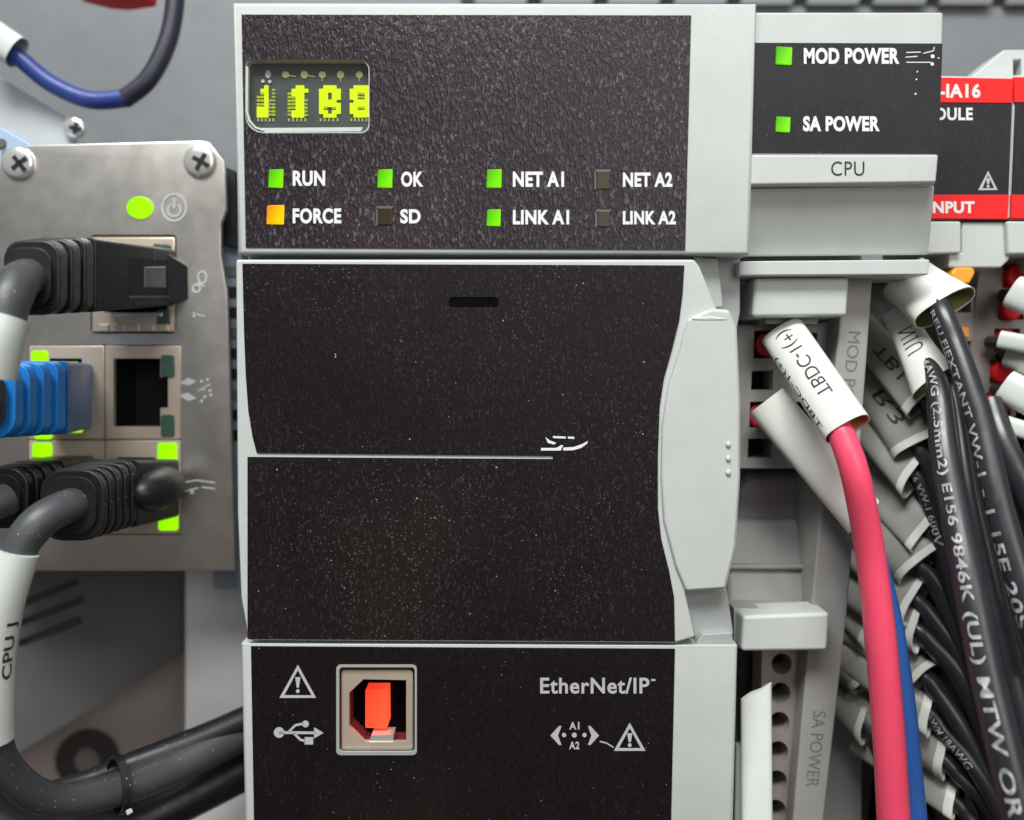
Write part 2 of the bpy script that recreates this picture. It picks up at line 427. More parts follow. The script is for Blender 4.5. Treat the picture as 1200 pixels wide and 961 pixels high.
def letter_wire(m, s, path, l0, h, ang=0.0, bold=0.01, lift=1.015, flip=False, spacing=1.05, length=None, taper=0.0):
    """lettering wrapped on a round wire: l0 start along it (m), h letter height (m), ang turns it about the wire"""
    vs, fs, asp = glyphs_cut(s, bold, spacing)
    W = length or h*asp
    out = []
    for u, v in vs:
        uu = (1-u) if flip else u; l = l0+W*((1-taper)*uu+taper*uu*uu); c, t, n, b, r = path.at(l); hh = h*(1-taper+2*taper*uu)
        a = ang+((v-0.5) if flip else (0.5-v))*hh/r
        out.append(c+(n*math.cos(a)+b*math.sin(a))*r*lift)
    return m.tris(out, fs)
def rrect(x0, y0, x1, y1, r, n=5, rs=None):
    rs = rs or (r, r, r, r); p = []
    for (cx, cy, a), q in zip(((x0, y0, 180), (x1, y0, 270), (x1, y1, 0), (x0, y1, 90)), rs):
        ox = cx+q if cx == x0 else cx-q; oy = cy+q if cy == y0 else cy-q
        for i in range(n+1):
            t = rad(a+90*i/n); p.append((ox+q*math.cos(t), oy+q*math.sin(t)))
    return p
def warning(m, x0, y0, x1, y1, d, wd):
    cx = (x0+x1)/2; h = y1-y0
    m.stroke([(cx, y0+wd*0.7), (x1-wd*0.7, y1-wd/2), (x0+wd*0.7, y1-wd/2)], wd, d, d+0.4, closed=True)
    m.prism([(cx-wd*0.95, y0+h*0.36), (cx+wd*0.95, y0+h*0.36), (cx+wd*0.4, y0+h*0.68), (cx-wd*0.4, y0+h*0.68)], d, d+0.4)
    m.disc(cx, y0+h*0.79, wd*0.7, d, d+0.4, n=10)
    return m

# ------------------------------------------------------------------ the setting
tag(obj('back_wall', MB().box(-900, -900, 2100, 1900, 720, 760), BACK), 'grey painted steel mounting plate behind all the devices', None, None, 'structure')
ORG_DUCT = V(1040, -20, 640)
duct = thing('wiring_duct', ORG_DUCT, 'grey slotted wiring duct along the top edge behind the modules', 'wiring duct')
obj('duct_cover', MB().box(560, -150, 1400, -10, 700, 719), BACK, duct, 2)
for i in range(11):
    x = 560+i*78
    obj('finger', MB().prism([(x, -14), (x+62, -14), (x+56, 5), (x-4, 5)], 702, 718), BACK, duct, 1)
obj('duct_back', MB().box(540, -10, 1400, 4, 714, 719), DARK, duct)

# ------------------------------------------------------------------ the controller
ctl = thing('controller_module', V(575, 520, 60), 'large grey controller module with black front, yellow display and status lights', 'controller')
obj('body', MB().prism([(288, 60), (868, 60), (868, 365), (858, 420), (856, 640), (845, 690), (856, 742), (856, 940), (296, 940)], 42, 690), GREYD, ctl, 3)
# head
disp = rrect(288, 70, 432, 155, 16, rs=(8, 12, 10, 22))
head = obj('head_housing', MB().rounded([(273, 4), (886, 5), (878, 298), (280, 297)], 0, 60, 4, [disp]), GREY, ctl)
hp = obj('status_panel', MB().prism([(283, 17), (810, 18), (803, 293), (288, 290)], -1.2, 1, [rrect(287, 69, 433, 156, 16, rs=(8, 12, 10, 22))]), HEADP, ctl)
dp = obj('display', MB().prism(rrect(280, 62, 440, 165, 12), 12, 16), DISP, ctl)
lens = obj('lens', MB().prism(rrect(289, 71, 431, 154, 15, rs=(8, 12, 10, 21)), 2, 3), LENS, dp)
rim = MB()
rim.stroke([(289.5, 78), (289, 130), (292, 141), (299, 149), (309, 152.5)], 2.2, -1, 4)
rim.prism([(303, 150), (425, 149), (422, 154), (308, 155)], 0, 6)
obj('lens_edge', rim, CLEARED, dp)
GL = ["11188"]
G1 = ["..B..", ".BB.d", ".MB.d", "MMB.d", "MMBdd", "MMBdd", "BBBdm", "BBBdm", "BBBdm"]
G2 = ["..BB.", ".BBBB", "MBBB.", "MMBB.", "mMBBd", "MmBBd", "mMBBm", "dBBBd", "dBBBm"]
G3 = [".BBB.", "BBBBB", "BB.BB", "BB.BB", "BBBB.", "BBBBB", "BM.MB", "BB.BB", ".BBB."]
G4 = [".BBBB", "BBBBB", "BBMMB", "BBMMB", ".BBBB", "BBBBB", "BBMMB", "BBBBB", ".BBBB"]
for (x0, x1, g) in ((301, 323, G1), (337, 361, G2), (374, 399, G3), (410, 432, G4)):
    ch = MB(); cm = MB(); cd = MB(); cw = (x1-x0)/5
    for r, row in enumerate(g):
        for c, k in enumerate(row):
            if k == '.': continue
            y = 100+r*4.15+random.uniform(-.2, .2)
            t = {'B': ch, 'M': cm, 'm': cm, 'd': cd}[k]
            full = k == 'B'
            t.box(x0+c*cw-(0.15 if full else 0), y, x0+(c+1)*cw+(0.15 if full else -0.6), y+(4.2 if full else 2.4), 10.4+0.05*c, 12)
    for c in range(5): cd.box(x0+c*cw+0.6, 138.6, x0+c*cw+2.6, 142.2, 10.8, 12)
    a = obj('digit', ch, DOTB, dp, smooth=False)
    if len(cm.bm.verts): obj('digit_dots', cm, DOTM, dp, smooth=False)
    if len(cd.bm.verts): obj('digit_dots', cd, DOTD, dp, smooth=False)
for i, x in enumerate((334.5, 356.5, 377.5, 399, 421)):
    d_ = MB().disc(x, 87.5, 4.3, 10.8, 12, 4.6 if i % 2 else 4.0, 9, i)
    d_.stroke([(x+4, 88.5), (x+12, 89.5)] if i in (0, 1) else [(x, 91), (x, 95)], 1.2, 11, 12)
    obj('display_icon', d_, DOTD, dp)
obj('display_icon', MB().disc(314, 87, 3.5, 10.8, 12, 5, 7).disc(308, 95, 2.2, 10.8, 12, n=7).disc(316, 95.5, 2.2, 10.8, 12, n=7), INKG, dp)
LEDS = [(314, 198, 332, 220, LEDG), (312, 240, 333, 263, LEDO), (442, 198, 460, 220, LEDG), (442, 243, 460, 264, LEDX), (570, 198, 588, 220, LEDG), (570, 245, 587, 265, LEDG), (698, 200, 715, 222, LEDX), (699, 247, 715, 266, LEDX)]
for (x0, y0, x1, y1, m_) in LEDS:
    f = obj('status_light', MB().prism([(x0+1, y0+0.5), (x1, y0), (x1-0.5, y1), (x0, y1-0.5)], -2.2, 0), m_, ctl, 1.0)
    if m_ is LEDX:
        obj('light_edge', MB().prism([(x0-1, y0-1.5), (x1+1, y0-1.5), (x1, y0+1.5), (x0, y0+1.5)], -2.6, -1.4).prism([(x0-1.5, y0+2), (x0+0.6, y0+2), (x0+0.6, y1), (x0-1.5, y1)], -2.6, -1.6), plastic('lens_rim', (0.12, 0.11, 0.10), 0.4), f)
for s_, x0, y0, x1, y1 in (("RUN", 343, 200, 381, 218), ("FORCE", 343, 244, 400, 262), ("OK", 470, 201, 496, 219), ("SD", 469, 245, 493, 262), ("NET A1", 601, 201, 661, 219), ("LINK A1", 601, 246, 667, 263), ("NET A2", 730, 202, 788, 219), ("LINK A2", 730, 247, 792, 263)):
    obj('lettering', letter(MB(), s_, x0, y0, x1, y1, -1.6, 0.040), INK, ctl, smooth=False)
# door
door = obj('door', MB().prism([(276, 304), (814, 304), (820, 312), (840, 362), (856, 364), (864, 385), (868, 470), (868, 560), (863, 640), (851, 691), (803, 694), (815, 747), (790, 754), (291, 751), (282, 700), (278, 600)], 0, 40), GREY, ctl, 3, 3)
grip = obj('grip', MB().prism([(806, 374), (834, 362), (855, 364), (863, 385), (867, 470), (867, 560), (862, 640), (850, 690), (804, 693), (792, 664), (778, 610), (775, 560), (776, 500), (784, 450), (797, 410)], -5, 2), GREY, door, 6, 4)
obj('grip_lip', MB().loft([(810, 372), (834, 371), (858, 376), (812, 376)], -5.8, [(806, 374), (830, 360), (854, 362), (860, 377)], 3), GREY, door, 2)
pan = [(284, 309), (802, 311), (800, 345), (796, 376), (787, 412), (778, 444), (773, 478), (771, 534), (771, 596), (775, 632), (784, 668), (790, 700), (791, 752), (290, 749), (290, 535.5), (648, 538), (648, 534.5), (301, 531), (296, 512), (291, 482), (288, 440), (286, 390), (285, 350)]
pan_o = obj('door_panel', MB().prism(pan, -1.5, 3, [rrect(526, 348, 584, 360, 4, 3)]), DOORP, door)
obj('latch_slot', MB().prism(rrect(525.5, 347.5, 584.5, 360.5, 4, 3), -0.8, 4), PITCH, door)  # near-black fill put in for the shade inside the slot
sd = MB()
sd.prism([(639, 512), (644, 516), (652, 519), (649, 521), (642, 519)], -2, -1.4)
sd.prism([(648, 511), (663, 511.6), (663, 514), (648, 513.4)], -2, -1.4).prism([(665.5, 511.6), (673, 512), (673, 514.4), (665.5, 514)], -2, -1.4)
sd.prism([(634, 525), (652, 525), (658, 521.5), (660, 522), (657, 528), (634, 528)], -2, -1.4)
sd.prism([(660, 524.6), (672, 524), (682, 520.5), (689, 516.8), (688, 520), (681, 525), (672, 527.6), (660, 528)], -2, -1.4)
obj('card_logo', sd, INK, door, smooth=False)
for y in (521, 537.5, 554): obj('grip_bump', MB().ball(853.5, y, -5.4, 3.4, 4.2, 2.6, 10, 6), GREY, door)
obj('hinge_block', MB().prism([(800, 692), (852, 690), (860, 744), (815, 750)], 20, 60).prism([(824, 743), (858, 741), (860, 755), (815, 755)], 8, 60), GREYD, ctl, 2)
obj('shoulder', MB().prism([(812, 300), (842, 303), (848, 360), (826, 362)], 24, 60), GREYD, ctl, 2)
# base
port = rrect(396, 781, 487, 883, 4, 3)
base = obj('base_housing', MB().rounded([(283, 753.5), (864, 756), (858, 985), (288, 985)], 0, 60, 4, [port]), GREY, ctl)
obj('base_panel', MB().prism([(294, 757.5), (791, 760.5), (786, 985), (298, 985)], -1.3, 1, [rrect(397, 782, 486, 882, 4, 3)]), BASEP, ctl)
usb = obj('usb_port', MB().rounded(rrect(400, 785, 484, 879, 3, 2), 3, 10, 2, [[(409, 812), (426, 796), (476, 797), (476, 870), (427, 870), (409, 852)]]), SHELL, ctl)
obj('port_liner', MB().prism(rrect(398, 783, 485, 881, 3, 2), 10.2, 38, [[(409, 812), (426, 796), (476, 797), (476, 870), (427, 870), (409, 852)]]), plastic('dark_red_liner', (0.16, 0.02, 0.02), 0.6, spec=0.2), usb)
obj('port_back', MB().box(400, 785, 484, 880, 38, 41.5), PITCH, usb)
obj('port_tongue', MB().prism([(428, 809), (454, 809), (454.5, 851), (452, 854), (428, 853)], 14, 38), USBRED, usb, 0.6)
obj('port_rim', MB().prism(rrect(394, 779, 488.5, 885, 5, 3), -2.3, 0, [rrect(397.5, 782, 486, 881, 4, 3)]), GREYD, usb)
obj('port_tab', MB().prism([(435, 862), (461, 861), (461, 869), (432, 870)], 5, 26), SHINY, usb)
obj('port_gap', MB().box(396, 781, 487, 883, 20, 58), DARK, usb) if False else None
q = -1.9
sy = warning(MB(), 328, 780, 370, 818, q, 3.2); obj('warning_symbol', sy, INKG, ctl, smooth=False)
sy = warning(MB(), 720, 848, 756, 880, q, 3.2); obj('warning_symbol', sy, INKG, ctl, smooth=False)
u = MB(); u.disc(327, 858.5, 6.2, q, q+.4).stroke([(327, 858.5), (370, 859)], 3, q, q+.4)
u.prism([(368, 852.5), (379, 859), (368, 865.5)], q, q+.4)
u.stroke([(338, 858), (346, 850), (356, 848)], 2.6, q, q+.4).disc(358, 848.5, 4, q, q+.4)
u.stroke([(344, 859), (352, 867), (358, 868.5)], 2.6, q, q+.4).box(357, 864, 367, 872.5, q, q+.4)
obj('usb_symbol', u, INKG, ctl, smooth=False)
obj('lettering', letter(MB(), "EtherNet/IP", 633, 794, 761, 813, q, 0.02).stroke([(763, 797), (768, 797)], 2, q, q+.4), INKG, ctl, smooth=False)
ar = MB()
for sgn, cx in ((-1, 645), (1, 702)):
    ar.prism([(cx, 862), (cx-sgn*10, 851), (cx-sgn*13, 851), (cx-sgn*9, 862), (cx-sgn*13, 873), (cx-sgn*10, 873)], q, q+.4)
for x, r_ in ((661, 2.6), (673, 3.0), (685, 2.6)): ar.disc(x, 861.5, r_, q, q+.4, n=8)
letter(ar, "A1", 667, 846, 679, 855, q, .03); letter(ar, "A2", 667, 869, 679, 878, q, .03)
ar.stroke([(703, 869), (711, 871), (719, 876)], 1.4, q, q+.4)
obj('port_symbol', ar, INKG, ctl, smooth=False)

# ------------------------------------------------------------------ the power module
pw = thing('power_module', V(990, 500, 80), 'grey power module marked CPU with two green lights, right of the controller', 'power module')
obj('head_housing', MB().prism([(872, 14), (1106, 14), (1105, 50), (1100, 182), (1096, 217), (872, 218)], 10, 95), GREY, pw, 3, 3)
obj('status_panel', MB().prism([(872, 50), (1104.5, 51), (1100, 180), (872, 179)], 8.4, 12), SMALLP, pw)
obj('name_strip', MB().prism([(872, 181), (1100.5, 181), (1097.5, 214), (872, 217)], 3, 30), GREY, pw, 3, 3)
obj('lower_cover', MB().solid([[V(866, 221, 16), V(1095, 217, 16), V(1088, 299, 48), V(866, 301, 48)]], [[V(866, 221, 95), V(1095, 217, 95), V(1080, 295, 95), V(866, 297, 95)]]), GREY, pw, 3, 3)
obj('ledge', MB().prism([(866, 306), (1090, 304), (1088, 322), (866, 323)], 26, 95), GREY, pw, 2)
for x0, y0, x1, y1 in ((909, 54, 929, 76), (909, 136, 927, 155)):
    obj('status_light', MB().prism([(x0+1, y0), (x1, y0+1), (x1-1, y1), (x0, y1-1)], 6.6, 9), LEDG, pw, 2)
obj('lettering', letter(MB(), "MOD POWER", 942, 56, 1054, 75, 7.9, 0.045), INK, pw, smooth=False)
obj('lettering', letter(MB(), "SA POWER", 941, 136, 1031, 154, 7.9, 0.045), INK, pw, smooth=False)
obj('lettering', letter(MB(), "CPU", 974, 189, 1013, 206, 2.6, 0.0), INKK, pw, smooth=False)
sc_ = MB()
for pts in ([(1062, 61.5), (1079, 61)], [(1061, 67), (1075, 66)], [(1082, 62.5), (1094, 59.5), (1095, 55)], [(1062, 73), (1091, 73)]): sc_.stroke(pts, 1.1, 7.9, 8.3)
for x, y, r_ in ((1093, 66, 2.4), (1092.5, 75, 2.2), (1100, 68, 1), (1075, 84, 1), (1074, 93, 1), (1073, 110, 1.2)): sc_.disc(x, y, r_, 7.9, 8.3, n=7)
obj('scratch_marks', sc_, INK, pw, smooth=False)
# body and leaning side strip
obj('body', MB().box(868, 60, 1010, 1100, 215, 690), GREYD, pw, 2)
strip = obj('side_strip', MB().prism([(990, 316), (1024, 316), (1003, 600), (993, 720), (964, 975), (928, 975), (946, 770), (966, 545), (984, 380)], 70, 230), GREYT, pw, 3)
obj('lettering', letter_dir(MB(), "MOD POWER", (995, 388), (-14, 128), (14, 0.8), 69.6), ETCH, pw, smooth=False)
obj('lettering', letter_dir(MB(), "SA POWER", (953, 833), (-9, 89), (15, 0.8), 69.6), ETCH, pw, smooth=False)
# upper terminal block
hs = [[(884, 388), (908, 387), (908, 420), (883, 420)], [(881, 435), (906, 434), (906, 457), (880, 457)], [(879, 471), (903, 470), (903, 502), (878, 502)], [(877, 514), (905, 514), (904, 536), (876, 537)],
      [(938, 390), (958, 390), (957, 420), (937, 420)], [(935, 435), (957, 435), (956, 457), (934, 457)], [(933, 471), (955, 471), (954, 502), (932, 502)]]
tb = obj('terminal_block', MB().rounded([(862, 381), (984, 378), (971, 549), (862, 549)], 105, 150, 1.5, hs), GREYT, pw)
obj('hole_back', MB().box(868, 380, 975, 549, 146, 154), DARK, tb)
obj('release_button', MB().disc(900, 404, 14, 108, 146, 15, 20), REDD, tb, 4)
obj('release_button', MB().disc(889, 487, 11, 110, 146, 14, 20), REDD, tb, 4)
obj('release_button', MB().disc(952, 404, 9, 110, 146, 10, 16), plastic('navy_button', (0.02, 0.025, 0.05), 0.4), tb, 3)
obj('latch', MB().prism([(884, 325), (996, 324), (993, 371), (882, 372)], 42, 110), GREY, pw, 5, 3)
obj('latch_foot', MB().prism([(896, 368), (962, 368), (958, 380), (898, 380)], 70, 110), GREYT, pw, 1)
SMOKY = plastic('smooth_moulded_cover', (0.27, 0.265, 0.26), 0.2, grain=0.0)
obj('moulded_cover', MB().prism([(862, 572), (878, 556), (940, 553), (956, 566), (960, 600), (952, 626), (858, 626)], 160, 214), SMOKY, pw, 16, 6)
obj('moulded_cover', MB().solid([[V(850, 608, 150), V(958, 608, 150), V(952, 716, 96), V(850, 716, 96)]], [[V(850, 608, 214), V(958, 608, 214), V(952, 716, 214), V(850, 716, 214)]]), SMOKY, pw, 10, 5)
obj('cover_lip', MB().prism([(850, 662), (950, 662), (949, 668), (850, 668)], 112, 150), SMOKY, pw, 3, 3)
obj('latch', MB().prism([(871, 722), (973, 718), (970, 763), (869, 764)], 36, 90), GREY, pw, 5, 3)
obj('latch_foot', MB().prism([(860, 713), (938, 713), (938, 760), (860, 760)], 64, 110), GREYT, pw, 1)
# lower terminal block: round holes
rh = []
for k in range(7):
    cx, cy = 916-k*1.4, 778+k*34.3
    rh.append([(cx+(12 if True else 0)*math.cos(2*math.pi*i/16), cy+12.5*math.sin(2*math.pi*i/16)) for i in range(16)])
tb2 = obj('terminal_block', MB().rounded([(893, 758), (949, 758), (933, 1010), (886, 1010)], 96, 140, 1.5, rh), TAUPE, pw)
obj('hole_back', MB().box(866, 760, 948, 1010, 136, 142), DARK, tb2)
tk = MB()
for x, y in ((937, 820), (935, 853), (933, 886), (930, 952)): tk.stroke([(x-5, y-1), (x+3, y+1)], 2.2, 95.4, 95.9)
obj('tick_marks', tk, INKG, tb2)

# ------------------------------------------------------------------ wire and sleeve builders
def sleeve(name, A, B, hw, ht, mat, parent, wdir=None, flare=0.0, cut=0.0, wall=1.3, n=28, inner=None, bend=0.0, cut0=0.0, curl=0.0):
    """a flattened hollow marker tube from A to B (px, py, d); hw, ht half width and half thickness in px. Returns object and a point-on-face function"""
    a, b = V(*A), V(*B); ax = (b-a); L = ax.length; ax.normalize()
    mid = (a+b)/2; view = (EYE*S-mid).normalized()
    wd = ax.cross(view).normalized()
    if wdir:
        q_ = V(A[0]+wdir[0], A[1]+wdir[1], A[2])-a; wd = (q_-ax*q_.dot(ax)).normalized()
    th = wd.cross(ax).normalized()
    if th.dot(view) < 0: th = -th
    k = K((A[2]+B[2])/2)
    def pt(s, ang, off=0.0):
        e = 0.75
        c, sn = math.cos(ang), math.sin(ang)
        f = 1+flare*s*s
        u = math.copysign(abs(c)**e, c)*(hw*f-off); v = math.copysign(abs(sn)**e, sn)*(ht*(1+flare*s)-off)
        return a+ax*(L*s+cut*k*(c*0.5)*s+cut0*k*c*0.5*(1-s))+wd*(u*k)+th*(v*k+bend*k*math.sin(math.pi*s)+curl*hw*k*c*abs(c)*s*s)
    m = MB(); ss = [i/7 for i in range(8)]
    angs = [2*math.pi*i/n for i in range(n)]
    R = [[pt(s, g) for g in angs] for s in ss]+[[pt(s, g, wall) for g in angs] for s in reversed(ss)]
    m.rings(R, closed_loop=True)
    o = obj(name, m, mat, parent, 0, sharp=50)
    if inner is not None:
        mi = MB(); mi.rings([[pt(s, g, wall+0.35) for g in angs] for s in (0.55, 0.7, 0.85, 0.985)], cap=False)
        obj('sleeve_lining', mi, inner, o)
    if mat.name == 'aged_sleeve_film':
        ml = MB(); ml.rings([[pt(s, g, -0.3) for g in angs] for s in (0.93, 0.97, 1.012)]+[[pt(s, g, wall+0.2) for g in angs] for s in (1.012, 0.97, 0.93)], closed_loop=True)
        obj('sleeve_lip', ml, WHITE, o, sharp=50)  # whiter end ring: light on the lip put into the colour
    def on_face(s, u, lift=0.25):
        uu = max(-0.999, min(0.999, u)); ang = math.acos(math.copysign(abs(uu)**(1/0.75), uu))
        return pt(s, ang)+th*(lift*k)
    return o, on_face
def sleeve_text(s_, face, s0, s1, u0, u1, bold=0.0):
    """text along the sleeve from s0 to s1 with its height from u0 to u1"""
    vs, fs, _ = glyphs_cut(s_, bold)
    return MB().tris([face(s0+(s1-s0)*u, u0+(u1-u0)*v) for u, v in vs], fs)
def wire(name, knots, mat, label, cat='wire', group=None, n=16, pname='insulation'):
    p = Path(knots)
    t = thing(name, p.P[0], label, cat, group)
    obj(pname, MB().tube(p, n), mat, t, sharp=60)
    return t, p

# pink and blue wires of the power module
t, p = wire('pink_wire', [(900, 398, 110, 5), (914, 388, 82, 5.5), (926, 404, 60, 6), (953, 446, 16, 8), (973, 480, -14, 11.5), (987, 512, -32, 15.5), (1003, 560, -44, 16.5), (1020, 650, -30, 17), (1033, 760, -30, 18), (1042, 870, -28, 18.5), (1049, 1000, -24, 19)], PINK, 'pink red wire hanging from a white marker sleeve beside the power module')
sl, fc = sleeve('marker_sleeve', (917, 390, 72), (993, 503, -34), 26.5, 16, WHITE, t, inner=OCHRE, bend=2)
obj('lettering', sleeve_text("TBDC-1(+)", fc, 0.74, 0.06, 0.40, -0.40), INKK, sl, smooth=False)
obj('lettering', sleeve_text("TBDC-1(+)", fc, 0.93, 0.22, 0.985, 0.75), INKK, sl, smooth=False)
t, p = wire('blue_wire', [(889, 487, 95, 7), (935, 530, 60, 9), (1005, 610, 30, 15), (1034, 700, 18, 16), (1050, 790, 14, 17), (1060, 880, 14, 18), (1070, 1000, 14, 19)], BLUEW, 'blue wire hanging behind the pink wire, in a white sleeve at its top')
sl, fc = sleeve('marker_sleeve', (898, 470, 70), (1012, 606, 22), 25, 15, WHITE, t, inner=OCHRE, cut=10)

# white label at the bottom beside the lower terminal block
t = thing('hanging_marker', V(885, 900, 40), 'white marker sleeve standing upright beside the round terminal holes, cut by the bottom edge', 'marker sleeve')
sleeve('marker_sleeve', (886, 810, 50), (887, 990, 20), 18, 8, SLEEVE, t, cut0=24)
sleeve('marker_sleeve', (874, 872, 62), (872, 1000, 45), 12, 7, SLEEVE, t)

# ------------------------------------------------------------------ input modules
def input_module(x0, label, first):
    dx = x0-1076
    io = thing('input_module', V(x0+60, 300, 90), label, 'input module', 'red striped input modules')
    X = lambda pts: [(x+dx, y) for x, y in pts]
    obj('head_housing', MB().prism(X([(1072, 88), (1188, 90), (1184, 256), (1068, 257)]), 98, 180), GREY, io, 2)
    obj('status_panel', MB().prism(X([(1074, 120), (1186, 121), (1182, 228), (1070, 228)]), 96.5, 100), SMALLP, io)
    obj('red_stripe', MB().prism(X([(1072, 90), (1188, 92), (1186.5, 121), (1073, 120)]), 95.4, 100), RED, io, 0.8)
    obj('red_stripe', MB().prism(X([(1070, 228), (1183, 228), (1181, 257), (1069, 256)]), 94.5, 100), RED, io, 0.8)
    obj('top_clip', MB().prism(X([(1136, 92), (1177, 58), (1230, 58), (1230, 92)]) if first else X([(1136, 92), (1177, 58), (1230, 58), (1230, 92)]), 150, 200, [X([(1188, 70), (1197, 70), (1197, 88), (1188, 88)])]), GREY, io, 2)
    obj('lower_cover', MB().prism(X([(1064, 259), (1127, 259), (1127, 297), (1066, 298)]), 92, 170), GREY, io, 3)
    obj('lower_cover', MB().prism(X([(1127, 260), (1178, 260), (1186, 268), (1184, 304), (1173, 314), (1112, 314), (1112, 296), (1127, 296)]), 100, 170), GREY, io, 3)
    if first:
        obj('lettering', letter(MB(), "5069-IA16", 1058, 98, 1149, 115, 95.0, 0.035), INK, io, smooth=False)
        obj('lettering', letter(MB(), "INPUT MODULE", 1020, 125, 1140, 141, 96.1, 0.03), INK, io, smooth=False) if False else obj('lettering', letter(MB(), "MODULE", 1068, 126, 1140, 141, 96.1, 0.03), INK, io, smooth=False)
        obj('lettering', letter(MB(), "INPUT", 1088, 236, 1142, 250, 94.1, 0.04), INK, io, smooth=False)
        obj('warning_symbol', warning(MB(), 1147, 201, 1169, 223, 96.0, 2.6), INKG, io, smooth=False)
    obj('body', MB().prism(X([(1082, 300), (1176, 300), (1166, 470), (1070, 480)]), 240, 690), GREYD, io, 2)
    obj('lower_body', MB().prism(X([(985, 330), (1079, 330), (1068, 486), (1166, 476), (1120, 1100), (880, 1100)]), 262, 690), BLACK, io, 2)  # black sheet that keeps the space behind the wires dark
    hs = []
    for k in range(10):
        bx, by = 1192-k*5.2+dx, 310+k*37.5
        hs.append([(bx-16, by), (bx+14, by), (bx+13, by+27), (bx-17, by+27)])
    tb = obj('terminal_block', MB().prism([(1150+dx, 300), (1216+dx, 300), (1160+dx, 700), (1100+dx, 700)], 170, 240, hs), TAUPE, io)
    obj('hole_back', MB().prism([(1150+dx, 300), (1216+dx, 300), (1160+dx, 700), (1100+dx, 700)], 236, 244), DARK, tb)
    for k in range(6):
        bx, by = 1192-k*5.2+dx, 310+k*37.5
        obj('release_button', MB().disc(bx+1, by+14, 12, 158, 236, 14, 16), REDD if k % 3 == 2 else RED, tb, 4)
    return io
input_module(1076, 'input module marked IA16 with red stripes, beside the power module', True)
input_module(1192, 'input module at the right edge, cut off by the frame', False)
t = thing('orange_ferrule', V(1128, 320, 120), 'bright orange ferrule sticking out above the topmost sleeve', 'ferrule')
obj('ferrule_tip', MB().prism([(1113, 322), (1120, 313), (1142, 313), (1144, 320), (1137, 333), (1122, 334)], 96, 140), ORANGE, t, 5, 3)
t = thing('terminal_opening', V(1130, 370, 160), 'small brown terminal opening with an orange tab right of the topmost sleeve', 'terminal')
obj('opening_frame', MB().prism([(1116, 346), (1142, 346), (1140, 400), (1114, 400)], 168, 200, [[(1120, 352), (1138, 352), (1138, 366), (1119, 366)]]), GREYT, t, 1)
obj('opening_back', MB().box(1117, 350, 1140, 368, 186, 196), plastic('brown_recess', (0.12, 0.05, 0.035), 0.5), t)
obj('orange_tab', MB().box(1126, 383, 1136, 395, 160, 190), ORANGE, t, 1)

# ------------------------------------------------------------------ the black wire bundle with its marker sleeves
GB = 'black printed wires in the right hand bundle'
def black_wire(knots, sl, label, text=None, tpos=None, ang=0.9, inner=None, stext=None, smat=None, su=(0.25, 0.8, -0.4, 0.3)):
    t, p = wire('black_wire', knots, WIREB, label, 'wire', GB, 18)
    smat = smat or WHITE
    if sl:
        A, B, hw, ht = sl[:4]; kw = sl[4] if len(sl) > 4 else {}
        o, fc = sleeve('marker_sleeve', A, B, hw, ht, smat, t, inner=inner, **kw)
        if stext: obj('lettering', sleeve_text(stext, fc, *su), INKK, o, smooth=False)
    if text:
        for s_, l0, h, ln in text:
            obj('lettering', letter_wire(MB(), s_, p, l0*S, h*S, ang, 0.02, length=ln*S if ln else None, taper=0.35), WORN, t, smooth=False)
    return t
def run(x0, y0, d0, r0, *rest): return [(x0, y0, d0, r0)]+list(rest)
GREEN_IN = plastic('olive_sleeve_inside', (0.36, 0.34, 0.12), 0.5, grain=0.1)
black_wire([(1090, 330, 90, 10), (1102, 362, 40, 13), (1118, 402, 18, 13.5), (1133, 445, -2, 14), (1150, 500, -24, 15), (1171, 595, -60, 16), (1198, 690, -90, 17), (1235, 800, -120, 18)],
           ((1060, 326, 100), (1107, 361, 44), 31, 15, {'flare': 0.16, 'cut': 8, 'wdir': (55, -47), 'cut0': -8}), 'topmost black wire under the widest white sleeve, with white print along it',
           [("REU FIEXTANT VW-1 - 1 15E 20S", 70, 11, 370)], ang=0.75, inner=GREEN_IN)
black_wire([(1060, 385, 110, 9), (1092, 432, 50, 11), (1101, 470, 20, 14), (1107, 530, -10, 16), (1120, 600, -40, 17), (1137, 690, -80, 18), (1155, 785, -112, 19), (1177, 880, -140, 20), (1203, 985, -164, 21)],
           ((1050, 366, 110), (1094, 450, 48), 17, 10, {'cut': 14, 'flare': 0.55}), 'thickest black wire with large white lettering running down the front of the bundle',
           [("VM 14AWG (2.5mm2) E156 9846K (UL) MTW OR AWM", 30, 14.5, 640)], ang=0.35, inner=GREEN_IN, stext="N1U", su=(0.30, 0.62, -0.5, 0.5))
black_wire([(1112, 430, 70, 12), (1122, 480, 40, 14), (1134, 570, 0, 15), (1153, 660, -30, 16), (1174, 760, -60, 17), (1202, 870, -80, 18)], None, 'shiny black wire without print between the two printed wires')
